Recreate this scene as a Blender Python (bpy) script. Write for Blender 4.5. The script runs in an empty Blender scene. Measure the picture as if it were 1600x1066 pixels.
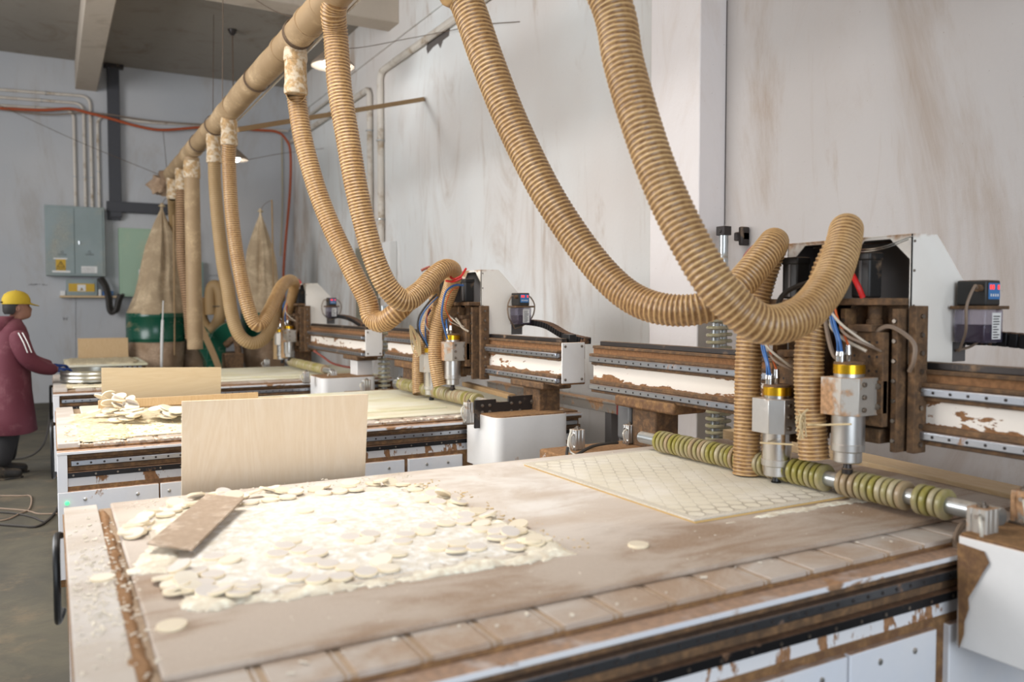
import bpy, bmesh, math, random
from mathutils import Vector, Matrix, Quaternion
from mathutils import noise as mnoise

S = bpy.context.scene
PI = math.pi
rnd = random.Random(7)

# ---------------------------------------------------------------- camera
F_PX = 1286.0
YAW, PITCH, CAM_H = math.radians(29.24), math.radians(2.45), 1.5
cd = bpy.data.cameras.new('camera')
cam = bpy.data.objects.new('camera', cd)
S.collection.objects.link(cam)
cam.location = (0, 0, CAM_H)
cam.rotation_euler = (PI/2 - PITCH, 0, -YAW)
cd.sensor_width = 36; cd.sensor_fit = 'HORIZONTAL'; cd.lens = F_PX/1600*36
cd.clip_start = 0.05; cd.clip_end = 100
cd.dof.use_dof = True; cd.dof.focus_distance = 4.1; cd.dof.aperture_fstop = 1.8
S.camera = cam

# ---------------------------------------------------------------- world, daylight, exposure
w = bpy.data.worlds.new('world'); S.world = w; w.use_nodes = True
bg = w.node_tree.nodes['Background']
bg.inputs[0].default_value = (0.93, 0.96, 1.0, 1); bg.inputs[1].default_value = 0.38
S.view_settings.view_transform = 'Standard'; S.view_settings.look = 'None'
S.view_settings.gamma = 1; S.view_settings.use_curve_mapping = False
S.view_settings.exposure = 0.0

def area_lamp(name, loc, aim, sx, sy, power, col, spread=180):
    l = bpy.data.lights.new(name, 'AREA'); l.shape = 'RECTANGLE'; l.size = sx; l.size_y = sy
    l.energy = power; l.color = col
    o = bpy.data.objects.new(name, l); S.collection.objects.link(o)
    o.location = loc
    o.rotation_euler = (Vector(aim)-Vector(loc)).to_track_quat('-Z', 'Y').to_euler()
    l.spread = math.radians(spread)
    return o
area_lamp('side_window_daylight', (-4.6, 7.0, 3.1), (2.8, 7.0, 1.5), 5.5, 2.8, 480, (0.97, 0.98, 1.0))
area_lamp('workshop_door_daylight', (-1.0, -4.6, 2.4), (1.0, 4.0, 0.9), 4.5, 3.4, 340, (0.80, 0.89, 1.0))
area_lamp('overhead_fill_light', (0.3, 4.1, 5.15), (1.25, 4.9, 0.8), 2.6, 3.4, 190, (1.0, 0.965, 0.92), 105)  # added fill lamp under the closed ceiling, brightens the beds and boards

# ---------------------------------------------------------------- helpers
FW = Vector((math.sin(YAW)*math.cos(PITCH), math.cos(YAW)*math.cos(PITCH), -math.sin(PITCH)))
RT = Vector((math.cos(YAW), -math.sin(YAW), 0)); UP = RT.cross(FW)
def at(u, v, d):
    'point seen at pixel u, v of the photograph at forward distance d (metres)'
    return Vector((0, 0, CAM_H)) + (FW + RT*((u-800)/F_PX) + UP*((533-v)/F_PX))*d
def atX(u, v, x):
    r = FW + RT*((u-800)/F_PX) + UP*((533-v)/F_PX)
    return Vector((0, 0, CAM_H)) + r*(x/r.x)
def atY(u, v, y):
    r = FW + RT*((u-800)/F_PX) + UP*((533-v)/F_PX)
    return Vector((0, 0, CAM_H)) + r*(y/r.y)
def atZ(u, v, z):
    r = FW + RT*((u-800)/F_PX) + UP*((533-v)/F_PX)
    return Vector((0, 0, CAM_H)) + r*((z-CAM_H)/r.z)

def rgb(h):
    c = [int(h[i:i+2], 16)/255 for i in (0, 2, 4)]
    return tuple((x/12.92 if x <= .04045 else ((x+.055)/1.055)**2.4) for x in c) + (1,)

class N:
    'tiny node-graph writer'
    def __init__(s, name):
        s.m = bpy.data.materials.new(name); s.m.use_nodes = True
        s.t = s.m.node_tree; s.n = s.t.nodes; s.b = s.n['Principled BSDF']
        s.tc = s.n.new('ShaderNodeTexCoord')
    def link(s, a, b): s.t.links.new(a, b)
    def setin(s, inp, v):
        if isinstance(v, bpy.types.NodeSocket): s.link(v, inp)
        else: inp.default_value = v
    def map(s, scale=(1, 1, 1), loc=(0, 0, 0), rot=(0, 0, 0), src='Object'):
        m = s.n.new('ShaderNodeMapping'); s.link(s.tc.outputs[src], m.inputs[0])
        m.inputs['Scale'].default_value = scale; m.inputs['Location'].default_value = loc
        m.inputs['Rotation'].default_value = rot
        return m.outputs[0]
    def noise(s, vec, scale=5, detail=4, rough=.55, dist=0):
        k = s.n.new('ShaderNodeTexNoise'); s.link(vec, k.inputs['Vector'])
        k.inputs['Scale'].default_value = scale; k.inputs['Detail'].default_value = detail
        k.inputs['Roughness'].default_value = rough; k.inputs['Distortion'].default_value = dist
        return k.outputs[0]
    def math(s, op, a, b=0.0, c=None, clamp=False):
        k = s.n.new('ShaderNodeMath'); k.operation = op; k.use_clamp = clamp
        s.setin(k.inputs[0], a); s.setin(k.inputs[1], b)
        if c is not None: s.setin(k.inputs[2], c)
        return k.outputs[0]
    def ramp(s, v, lo, hi, a=0.0, b=1.0):
        k = s.n.new('ShaderNodeMapRange'); k.interpolation_type = 'SMOOTHSTEP'
        s.setin(k.inputs[0], v)
        for i, x in enumerate((lo, hi, a, b)): k.inputs[i+1].default_value = x
        return k.outputs[0]
    def mix(s, f, a, b, mode='MIX'):
        k = s.n.new('ShaderNodeMix'); k.data_type = 'RGBA'; k.blend_type = mode
        s.setin(k.inputs[0], f); s.setin(k.inputs[6], a); s.setin(k.inputs[7], b)
        return k.outputs[2]
    def sep(s, vec):
        k = s.n.new('ShaderNodeSeparateXYZ'); s.link(vec, k.inputs[0]); return k.outputs
    def upness(s):
        g = s.n.new('ShaderNodeNewGeometry'); return s.sep(g.outputs['Normal'])[2]
    def bump(s, h, strength=.3, dist=.01):
        k = s.n.new('ShaderNodeBump'); k.inputs['Strength'].default_value = strength
        k.inputs['Distance'].default_value = dist; s.link(h, k.inputs['Height'])
        s.link(k.outputs[0], s.b.inputs['Normal'])
    def out(s, col, rough=.6, metal=0.0):
        s.setin(s.b.inputs['Base Color'], col); s.setin(s.b.inputs['Roughness'], rough)
        s.setin(s.b.inputs['Metallic'], metal); return s.m

def dirty(name, base, dirt='8a6446', rough=.5, metal=0.0, scale=6, lo=.5, hi=.6, up=0.0, stretch=(1, 1, 1),
          zc=None, zh=.1, zk=.3, bump=.15, seed=0, light=None, var=.12):
    'painted or bare surface with patches of settled sawdust'
    g = N(name); v = g.map(stretch, (seed, seed*1.7, seed*.6))
    a = g.noise(v, scale, 7, .62, .3)
    if zc is not None:
        z = g.sep(g.tc.outputs['Object'])[2]
        d = g.math('DIVIDE', g.math('ABSOLUTE', g.math('SUBTRACT', z, zc)), zh)
        a = g.math('ADD', a, g.math('MULTIPLY', g.math('POWER', d, 3.0), zk))
    f = g.ramp(a, lo, hi)
    if up > 0:
        un = g.ramp(g.upness(), .45, .85, 0, up)
        f2 = g.math('MULTIPLY', un, g.ramp(g.noise(g.map((1, 1, 1), (3, seed, 1)), 9, 5), .25, .5, .55, 1))
        f = g.math('MAXIMUM', f, f2)
    fine = g.noise(g.map(), 60, 3)
    big = g.noise(g.map((1, 1, 1), (seed, 2, 5)), 2.2, 4)
    b = g.mix(g.ramp(big, .35, .7), rgb(base), rgb(light or base))
    d2 = g.mix(g.ramp(fine, .3, .7), rgb(dirt), tuple(min(1, c*1.5) for c in rgb(dirt)[:3])+(1,))
    c = g.mix(f, b, d2)
    c = g.mix(var, c, g.mix(fine, (.3, .3, .3, 1), (1, 1, 1, 1)), 'MULTIPLY')
    r = g.math('ADD', g.math('MULTIPLY', f, .9-rough), rough)
    m = g.math('MULTIPLY', g.math('SUBTRACT', 1.0, f), metal)
    h = g.math('ADD', g.math('MULTIPLY', f, .6), g.math('MULTIPLY', fine, .5))
    if bump: g.bump(h, bump, .004)
    return g.out(c, r, m)

def plain(name, col, rough=.6, metal=0.0, var=.1, scale=20):
    g = N(name); n = g.noise(g.map(), scale, 4)
    c = g.mix(var, rgb(col), g.mix(n, (.2, .2, .2, 1), (1, 1, 1, 1)), 'MULTIPLY')
    return g.out(c, rough, metal)

def veneer(name, a, b, along='z', ws=5.0, seed=0, dist=3.5):
    g = N(name)
    st = {'z': (1, 1, .1), 'x': (.1, 1, 1), 'y': (1, .1, 1)}[along]
    v = g.map(st, (seed, seed*.7, seed*.3))
    n = g.noise(v, ws, 3, .5, dist)
    rings = g.math('FRACT', g.math('MULTIPLY', n, 9.0))
    rings = g.math('ABSOLUTE', g.math('SUBTRACT', rings, .5))
    st2 = {'z': (1, 1, .03), 'x': (.03, 1, 1), 'y': (1, .03, 1)}[along]
    fib = g.noise(g.map(st2, (seed, 3, 1)), 140, 3)
    f = g.math('ADD', g.math('MULTIPLY', rings, .7), g.math('MULTIPLY', fib, .6), clamp=True)
    return g.out(g.mix(f, rgb(a), rgb(b)), .55)

class G:
    'collects shapes; build() links them as one mesh object'
    def __init__(s): s.v = []; s.f = []; s.a = None
    def add(s, vs, fs):
        k = len(s.v); s.v += [tuple(p) for p in vs]; s.f += [tuple(i+k for i in f) for f in fs]; return s
    def box(s, x0, x1, y0, y1, z0, z1, M=None):
        if x0 > x1: x0, x1 = x1, x0
        if y0 > y1: y0, y1 = y1, y0
        if z0 > z1: z0, z1 = z1, z0
        vs = [Vector((x, y, z)) for z in (z0, z1) for y in (y0, y1) for x in (x0, x1)]
        if M is not None: vs = [M @ p for p in vs]
        return s.add(vs, [(0, 2, 3, 1), (4, 5, 7, 6), (0, 1, 5, 4), (2, 6, 7, 3), (0, 4, 6, 2), (1, 3, 7, 5)])
    def obb(s, c, size, R=None):
        M = Matrix.Translation(Vector(c)) @ (R.to_4x4() if R is not None else Matrix.Identity(4))
        x, y, z = (q/2 for q in size); return s.box(-x, x, -y, y, -z, z, M)
    def bar(s, a, b, wd, ht):
        'rectangular bar from a to b'
        a, b = Vector(a), Vector(b); d = b-a
        R = d.to_track_quat('X', 'Z').to_matrix()
        return s.obb((a+b)/2, (d.length, wd, ht), R)
    def lathe(s, prof, o, ax=(0, 0, 1), n=20, caps=True):
        o, ax = Vector(o), Vector(ax).normalized()
        q = ax.to_track_quat('Z', 'Y').to_matrix(); X, Y = q.col[0], q.col[1]
        vs = []; fs = []; m = len(prof)
        for r, h in prof:
            for i in range(n):
                t = 2*PI*i/n; vs.append(o+ax*h+X*(r*math.cos(t))+Y*(r*math.sin(t)))
        for j in range(m-1):
            for i in range(n):
                k = (i+1) % n; fs.append((j*n+i, j*n+k, (j+1)*n+k, (j+1)*n+i))
        if caps: fs.append(tuple(range(n-1, -1, -1))); fs.append(tuple((m-1)*n+i for i in range(n)))
        return s.add(vs, fs)
    def cyl(s, p0, p1, r0, r1=None, n=16, caps=True):
        p0, p1 = Vector(p0), Vector(p1); d = p1-p0
        return s.lathe([(r0, 0), (r0 if r1 is None else r1, d.length)], p0, d, n, caps)
    def tube(s, pts, r, n=8, caps=True, closed=False, flat=None):
        P = [Vector(p) for p in pts]; m = len(P)
        R = r if isinstance(r, (list, tuple)) else [r]*m
        T = []
        for i in range(m):
            if closed: t = P[(i+1) % m]-P[i-1]
            else: t = P[min(i+1, m-1)]-P[max(i-1, 0)]
            T.append(t.normalized() if t.length > 1e-9 else Vector((0, 0, 1)))
        u = T[0].orthogonal().normalized()
        vs = []; fs = []
        for i in range(m):
            if i:
                q = T[i-1].rotation_difference(T[i]); u = q @ u; u = (u-T[i]*u.dot(T[i])).normalized()
            b = T[i].cross(u)
            for k in range(n):
                t = 2*PI*k/n; vs.append(P[i]+(u*math.cos(t)+b*math.sin(t))*R[i])
        rng = m if closed else m-1
        for j in range(rng):
            j2 = (j+1) % m
            for i in range(n):
                k = (i+1) % n; fs.append((j*n+i, j*n+k, j2*n+k, j2*n+i))
        if caps and not closed:
            fs.append(tuple(range(n-1, -1, -1))); fs.append(tuple((m-1)*n+i for i in range(n)))
        return s.add(vs, fs)
    def loft(s, rings, caps=True):
        n = len(rings[0]); m = len(rings); fs = []
        vs = [p for r in rings for p in r]
        for j in range(m-1):
            for i in range(n):
                k = (i+1) % n; fs.append((j*n+i, j*n+k, (j+1)*n+k, (j+1)*n+i))
        if caps: fs.append(tuple(range(n-1, -1, -1))); fs.append(tuple((m-1)*n+i for i in range(n)))
        return s.add(vs, fs)
    def prism(s, poly, plane, a0, a1):
        def P(p, a):
            return {'xz': (p[0], a, p[1]), 'xy': (p[0], p[1], a), 'yz': (a, p[0], p[1])}[plane]
        n = len(poly); vs = [P(p, a0) for p in poly]+[P(p, a1) for p in poly]
        fs = [tuple(range(n)), tuple(range(2*n-1, n-1, -1))]
        fs += [(i, i+n, (i+1) % n+n, (i+1) % n) for i in range(n)]
        return s.add(vs, fs)
    def slab(s, poly, t):
        'closed 3-D polygon given thickness vector t'
        t = Vector(t); n = len(poly); vs = [Vector(p) for p in poly]+[Vector(p)+t for p in poly]
        fs = [tuple(range(n)), tuple(range(2*n-1, n-1, -1))]+[(i, i+n, (i+1) % n+n, (i+1) % n) for i in range(n)]
        return s.add(vs, fs)
    def ball(s, c, r, n=12, sc=(1, 1, 1)):
        c = Vector(c); vs = []; fs = []; m = max(4, n//2)
        for j in range(m+1):
            a = PI*j/m
            for i in range(n):
                t = 2*PI*i/n
                vs.append(c+Vector((r*math.sin(a)*math.cos(t)*sc[0], r*math.sin(a)*math.sin(t)*sc[1], -r*math.cos(a)*sc[2])))
        for j in range(m):
            for i in range(n):
                k = (i+1) % n; fs.append((j*n+i, j*n+k, (j+1)*n+k, (j+1)*n+i))
        return s.add(vs, fs)
    def build(s, name, m, parent=None, bevel=0.0, ang=35, seg=2, origin=None):
        off = Vector((0, 0, 0)); p = parent
        while p is not None: off += p.location; p = p.parent
        loc = Vector((0, 0, 0))
        if origin is not None: loc = Vector(origin)-off
        sh = off+loc
        me = bpy.data.meshes.new(name)
        me.from_pydata([(x-sh.x, y-sh.y, z-sh.z) for x, y, z in s.v], [], s.f)
        bm = bmesh.new(); bm.from_mesh(me)
        bmesh.ops.remove_doubles(bm, verts=bm.verts, dist=1e-6)
        bmesh.ops.recalc_face_normals(bm, faces=bm.faces); bm.to_mesh(me); bm.free()
        me.polygons.foreach_set('use_smooth', [True]*len(me.polygons))
        me.set_sharp_from_angle(angle=math.radians(ang))
        me.materials.append(m)
        o = bpy.data.objects.new(name, me); S.collection.objects.link(o)
        o.location = loc
        if parent is not None: o.parent = parent
        if bevel:
            b = o.modifiers.new('bevel', 'BEVEL'); b.width = bevel; b.segments = seg
            b.limit_method = 'ANGLE'; b.angle_limit = math.radians(40); b.harden_normals = False
        return o

def tag(o, label=None, cat=None, group=None, kind=None):
    if label: o['label'] = label
    if cat: o['category'] = cat
    if group: o['group'] = group
    if kind: o['kind'] = kind
    return o
def thing(name, loc, label, cat, group=None):
    o = bpy.data.objects.new(name, None); S.collection.objects.link(o)
    o.location = loc; o.empty_display_size = .1
    return tag(o, label, cat, group)
def struct(o): o['kind'] = 'structure'; return o

def spline(pts, n=14):
    'Catmull-Rom through the points'
    P = [Vector(p) for p in pts]; P = [P[0]*2-P[1]]+P+[P[-1]*2-P[-2]]; out = []
    for i in range(1, len(P)-2):
        a, b, c, d = P[i-1:i+3]
        for k in range(n):
            t = k/n
            out.append(.5*((2*b)+(c-a)*t+(2*a-5*b+4*c-d)*t*t+(3*b-a-3*c+d)*t**3))
    out.append(P[-2]); return out
def resample(pts, step):
    L = [0]
    for a, b in zip(pts, pts[1:]): L.append(L[-1]+(b-a).length)
    out = []; i = 0; s = 0.0
    while s < L[-1]:
        while L[i+1] < s: i += 1
        t = (s-L[i])/max(1e-9, L[i+1]-L[i]); out.append((pts[i].lerp(pts[i+1], t), s/L[-1]))
        s += step(s/L[-1]) if callable(step) else step
    return out

# ---------------------------------------------------------------- materials
def wall_mat(name, base, stain, seed, sk=1.0, cool=None):
    g = N(name)
    st = g.noise(g.map((1, 1, .35), (seed, 0, 0)), 1.1, 8, .68, 1.2)
    st2 = g.noise(g.map((3, 3, .5), (seed+4, 1, 0)), 1.6, 6, .7, .6)
    f = g.math('MULTIPLY', g.ramp(st, .50, .74), .75*sk)
    f2 = g.math('MULTIPLY', g.ramp(st2, .55, .8), .5*sk)
    col = g.mix(g.ramp(g.noise(g.map((1, 1, 1), (seed, 5, 1)), .5, 3), .3, .7), rgb(base), rgb(cool or base))
    col = g.mix(f, col, rgb(stain)); col = g.mix(f2, col, rgb(stain))
    # scratches and specks
    sp = g.noise(g.map((1, 1, 1), (seed, 9, 2)), 55, 2)
    col = g.mix(g.math('MULTIPLY', g.ramp(sp, .74, .79), .5), col, rgb('8a7a6a'))
    g.bump(g.noise(g.map(), 7, 6, .65), .25, .02)
    return g.out(col, .85)
M_wall_r = wall_mat('whitewashed_plaster', 'd8d1cb', 'a58a70', 2.0, 1.0, 'e2e3e1')
M_wall_n = wall_mat('shade_toned_near_plaster', 'bab1ab', '9c836b', 3.0, .9, 'c0bab6')  # dimmer light on the near wall is mixed into this darker plaster colour
M_wall_b = wall_mat('whitewashed_back_plaster', 'c2c1c1', 'a4998e', 6.0, .8, 'b6b8bb')
M_ceil = wall_mat('sooty_ceiling_plaster', '9c958b', '7d6f5e', 9.0, 1.0)
M_beam = wall_mat('ceiling_beam_plaster', 'c6b9a9', '93836f', 11.0, .8)
M_pil = wall_mat('pilaster_plaster', 'e6dfdc', 'c0a890', 4.0, .45)

def floor_mat():
    g = N('dusty_concrete')
    a = g.noise(g.map((1, 1, 1)), 1.6, 8, .65, .8); b = g.noise(g.map((1, 1, 1), (5, 2, 0)), 14, 5)
    c = g.mix(g.ramp(a, .35, .65), rgb('464238'), rgb('575142'))
    c = g.mix(g.math('MULTIPLY', g.ramp(g.noise(g.map((1, 1, 1), (2, 9, 0)), 2.6, 7, .7), .52, .68), .7), c, rgb('6c5d49'))
    c = g.mix(.25, c, g.mix(b, (.3, .3, .3, 1), (1, 1, 1, 1)), 'MULTIPLY')
    g.bump(b, .2, .01)
    return g.out(c, .8)
M_floor = floor_mat()

M_white = dirty('white_painted_steel', 'e4e3e4', '8f6d50', .35, 0, 5, .60, .66, .9, (1, 1, 1.4), seed=1, light='dcdfe6', var=.06)
M_white_clean = dirty('clean_white_steel', 'e6e3df', 'b08a68', .4, 0, 3, .66, .74, .8, (1, 1, 1), seed=3, light='efece8', var=.05)
M_hood = dirty('white_hood_steel', 'f2ebe0', 'a07a56', .4, 0, 3.5, .62, .76, .8, (1, 1, 1), zc=1.50, zh=.25, zk=.26, seed=8, light='f8f4ec', var=.05)
M_web = dirty('dust_caked_white_beam', 'efe6da', '7f5a3a', .6, 0, 4.5, .585, .60, 1, (1, .8, 2.0), zc=1.142, zh=.058, zk=.30, seed=2, var=.05)
M_brown = dirty('sawdust_caked_steel', '6d4e35', '84633f', .8, 0, 24, .35, .7, .9, seed=4, bump=.4)
M_cakes = dirty('cast_steel_under_brown_dust', '57422f', '73563a', .8, .0, 26, .35, .7, .9, seed=5, bump=.4)
M_darksteel = dirty('dark_blued_steel', '3f3a38', '7d6650', .4, .6, 8, .56, .7, .8, seed=6)
M_gunmetal = dirty('hood_inside_grey', '6b6765', '6a5a4c', .6, .2, 5, .6, .8, .4, seed=5)
M_rail = dirty('ground_linear_rail', 'a8adb5', '8a6a4e', .28, .9, 7, .60, .68, .75, (1, 1, 1), seed=7, bump=.03)
M_rail_dark = dirty('oily_linear_rail', '5f6063', '7c5e45', .35, .8, 7, .60, .68, .75, seed=3, bump=.03)
M_rack = dirty('black_gear_rack', '1f1e20', '6b4e38', .45, .5, 9, .58, .66, .9, seed=2)
M_black = plain('black_plastic', '191919', .4)
M_blackdust = dirty('dusty_black_plastic', '2c2a28', '6f5a46', .5, 0, 8, .6, .75, .9, seed=3)
M_alu = dirty('machined_aluminium', 'c9c7c3', 'a08468', .3, .85, 7, .60, .72, .8, seed=9, bump=.03)
M_alu_dusty = dirty('dusty_aluminium_block', 'b5aea4', 'a37e5c', .45, .5, 7, .50, .60, .9, seed=12, bump=.1)
M_steel = plain('polished_steel', 'cfcdc9', .22, 1.0, .05)
M_bolt = plain('bolt_steel', '8d8378', .35, .9)
M_gold = plain('gold_anodised_ring', 'e0b12a', .25, .9, .05)
M_pipe = dirty('galvanised_tube', 'b4b8b8', '9a8872', .3, .8, 9, .55, .7, .7, seed=3, bump=.05)
def disc_mat(name, a, b):
    g = N(name); n = g.noise(g.map(), 9, 4)
    g.b.inputs['Transmission Weight'].default_value = .15
    return g.out(g.mix(g.ramp(n, .4, .6), rgb(a), rgb(b)), .35)
M_discrim = plain('fresh_cut_disc_rim', 'f6e6c6', .6, 0, .05)
M_wheel = [disc_mat('olive_roller_rubber', 'a1955a', 'b3a57e'), disc_mat('pale_roller_rubber', 'bcae8c', 'b5a678'),
           disc_mat('dusty_roller_rubber', 'ac9370', 'b09c7a'), disc_mat('green_roller_rubber', '9a8f3e', 'aa9d62')]
M_wheelold = disc_mat('aged_roller_rubber', '9c936c', 'b5ab8e')
M_boardA = veneer('pale_birch_veneer', 'f3e0c6', 'e6cdab', 'z', 3.0, 1)
M_boardB = veneer('beige_birch_veneer', 'dfcaa8', 'd3ba92', 'x', 3.0, 5)
M_boardC = veneer('ribbed_pine_board', 'd2b68c', 'bb976a', 'z', 9.0, 9)
M_plank = veneer('cream_pine_plank', 'd9c09a', 'c5a272', 'y', 5.0, 3)
M_batten = veneer('brown_wood_batten', 'a98b63', '8e6f49', 'x', 6.0, 4)
M_offcut = dirty('dusty_brown_offcut', 'a38c75', 'b5a391', .8, 0, 14, .45, .7, .2, seed=8)
M_edge = plain('plywood_edge', 'dcb878', .7)
M_disc = plain('cream_wood_disc', 'e6dcca', .7, 0, .08, 30)
M_disc2 = plain('pale_wood_disc', 'ded0b8', .7, 0, .08, 30)
M_discd = plain('dusted_wood_disc', 'd8cfc6', .9, 0, .1, 30)

def bed_mat(name, a, b, c, seed, focus=None):
    g = N(name)
    n1 = g.noise(g.map((1, 1.6, 1), (seed, 1, 0)), 2.2, 8, .62, .8)
    n2 = g.noise(g.map((1, 1, 1), (seed, 4, 0)), 420, 2)
    n3 = g.noise(g.map((.7, 2, 1), (seed+2, 4, 0)), 2.2, 7, .62, .5)
    col = g.mix(g.ramp(n1, .36, .64), rgb(a), rgb(b))
    col = g.mix(g.math('MULTIPLY', g.ramp(n3, .50, .75), .6), col, rgb(c))
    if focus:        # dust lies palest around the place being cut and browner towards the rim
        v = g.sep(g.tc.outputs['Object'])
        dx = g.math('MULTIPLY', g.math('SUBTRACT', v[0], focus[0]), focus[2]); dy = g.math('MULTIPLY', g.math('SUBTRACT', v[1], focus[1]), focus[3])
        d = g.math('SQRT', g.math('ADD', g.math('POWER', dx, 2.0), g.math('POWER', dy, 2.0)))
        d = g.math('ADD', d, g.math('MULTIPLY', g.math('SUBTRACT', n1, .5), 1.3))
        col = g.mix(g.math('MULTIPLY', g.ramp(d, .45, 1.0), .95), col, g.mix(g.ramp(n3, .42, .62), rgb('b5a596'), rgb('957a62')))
    col = g.mix(g.math('MULTIPLY', g.ramp(n2, .52, .72), .35), col, rgb('eadfce'))
    g.bump(g.math('ADD', g.math('MULTIPLY', n1, .6), n2), .35, .004)
    return g.out(col, .75)
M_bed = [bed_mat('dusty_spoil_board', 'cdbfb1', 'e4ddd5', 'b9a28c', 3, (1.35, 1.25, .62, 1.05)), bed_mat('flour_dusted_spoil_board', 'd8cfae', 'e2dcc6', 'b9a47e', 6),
         bed_mat('cream_dusted_spoil_board', 'ded7b4', 'e6e1cd', 'c2ad82', 8), bed_mat('grey_dusted_strip', 'c4bab0', 'a98f78', '957a62', 12)]

def cutpanel_mat(name, x0, x1, y0, y1, pitch, m1, face, gap, dust):
    'thin panel with packed round cuts; x0.. are its local edges'
    g = N(name); v = g.sep(g.tc.outputs['Object']); X, Y = v[0], v[1]
    s3 = pitch*math.sqrt(3)
    def lat(ox, oy):
        u = g.math('SUBTRACT', g.math('FRACT', g.math('DIVIDE', g.math('ADD', X, ox+9*pitch), pitch)), .5)
        t = g.math('SUBTRACT', g.math('FRACT', g.math('DIVIDE', g.math('ADD', Y, oy+9*s3), s3)), .5)
        return g.math('SQRT', g.math('ADD', g.math('POWER', g.math('MULTIPLY', u, pitch), 2.0),
                                     g.math('POWER', g.math('MULTIPLY', t, s3), 2.0)))
    d = g.math('DIVIDE', g.math('MINIMUM', lat(0, 0), lat(pitch/2, s3/2)), pitch)
    ring = g.ramp(g.math('ABSOLUTE', g.math('SUBTRACT', d, .465)), .012, .05, 1, 0)
    outer = g.ramp(d, .45, .5)
    # cuts stop short of the border
    bx = g.math('MINIMUM', g.math('SUBTRACT', X, x0), g.math('SUBTRACT', x1, X))
    by = g.math('MINIMUM', g.math('SUBTRACT', Y, y0), g.math('SUBTRACT', y1, Y))
    ins = g.ramp(g.math('MINIMUM', bx, by), m1*.9, m1)
    n1 = g.noise(g.map((1, 1, 1), (4, 2, 0)), 4, 6, .6); n2 = g.noise(g.map(), 160, 3)
    col = g.mix(g.ramp(n1, .4, .65), rgb(face), rgb(dust))
    edgecol = g.mix(n2, rgb(gap), rgb(dust))
    col = g.mix(g.math('MULTIPLY', g.math('SUBTRACT', 1.0, ins), .6), col, edgecol)
    vis0 = g.ramp(g.math('SUBTRACT', Y, y0), .05, .20, .85, 0)
    cut = g.math('MULTIPLY', g.math('MAXIMUM', ring, g.math('MULTIPLY', outer, .35)), ins)
    vis = g.ramp(g.noise(g.map((1, 1, 1), (7, 1, 0)), 3, 4), .42, .75, .08, .6); vis = g.math('MAXIMUM', vis, vis0)
    col = g.mix(g.math('MULTIPLY', cut, vis), col, rgb(gap))
    col = g.mix(.2, col, g.mix(n2, (.4, .4, .4, 1), (1, 1, 1, 1)), 'MULTIPLY')
    g.bump(g.math('SUBTRACT', g.math('MULTIPLY', n2, .4), g.math('MULTIPLY', cut, 1.0)), .5, .004)
    return g.out(col, .8)

M_apron = dirty('dripped_white_steel', 'e4e3e4', '8a6546', .4, 0, 9, .53, .56, .9, (1, 1, .4), seed=21, var=.06)
M_strip = bed_mat('grey_dusted_left_strip', 'cbc4bd', 'bdb1a4', 'a08a76', 12)
M_sawdust_t = dirty('tan_sawdust', 'bfae8e', 'd2c4a4', .95, 0, 20, .3, .7, 0, seed=13, bump=.8)
M_fill = bed_mat('dust_filled_slots', '9f8468', 'b39a80', '8b6c50', 15)
M_sawdust = dirty('pale_sawdust', 'd9cab2', 'e6dac6', .95, 0, 20, .3, .7, 0, seed=3, bump=.8)
M_sawdust_w = dirty('white_sawdust', 'd9cfbe', 'efe7d8', .95, 0, 25, .3, .7, 0, seed=6, bump=.9)
M_chip = plain('wood_chips', 'e3c795', .8, 0, .2)
M_brownchip = plain('brown_dust_crust', '9a7450', .95, 0, .3, 60)
M_duct = dirty('dusty_kraft_duct', 'a68a66', 'b39a78', .6, 0, 3, .45, .7, .6, seed=1, bump=.1)
M_tape = dirty('white_tape_collar', 'd8c7ad', 'a98a62', .6, 0, 16, .42, .56, 0, seed=2)
M_cloth = dirty('dusty_canvas', 'ab9578', 'bda88a', .95, 0, 4, .4, .7, .3, seed=2, bump=.2)
M_cloth_d = dirty('brown_canvas', '9c8065', 'ab927a', .95, 0, 4, .4, .7, .2, seed=5, bump=.2)
M_green = dirty('dark_green_enamel', '134f3b', '8b7a5a', .25, 0, 3, .55, .75, .6, (1, 1, 2), seed=2)
M_boxgrey = dirty('grey_enamel_box', '8b9896', '97958a', .45, 0, 2, .5, .8, .4, seed=2, light='94a0a0', bump=.02, var=.05)
M_boxgreen = dirty('mint_enamel_box', '9db59c', 'a8ab90', .45, 0, 2, .5, .8, .4, seed=5, bump=.02, var=.05)
M_column = plain('dark_grey_steel_beam', '48484c', .6, .2)
M_conduit = dirty('cream_conduit', 'd8cfc3', '9c8a74', .5, 0, 5, .5, .7, .8, seed=2, bump=.05)
M_orange = plain('orange_cable_sheath', 'b0522a', .6)
M_red = plain('red_tube', 'c8201e', .35)
M_redbrown = plain('faded_red_tube', '9c5446', .5)
M_blue = plain('blue_air_tube', '3a6aa8', .35)
M_greycable = plain('grey_brown_cable', '8a7664', .6)
M_whitecable = plain('cream_cable', 'cfc2ae', .5)
M_orangewire = plain('orange_wire', 'd8662c', .5)
M_darkcable = plain('dusty_black_cable', '35302b', .6)
M_clear = plain('clear_air_tube', 'd8d2c4', .25)
M_string = plain('jute_string', 'd5bf95', .9)
M_wire = plain('thin_rusty_wire', '6e5a48', .6, .3)
M_yellow = plain('yellow_sign', 'd0a62a', .5)
M_paper = plain('white_label_paper', 'e6e4e0', .7, 0, .04)
M_ink = plain('dark_ink', '2c2624', .7, 0, 0)
M_grout = plain('groove_shadow_dust', '6e4c34', .95)
M_display = plain('blue_display_face', '3a78b4', .35)
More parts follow.
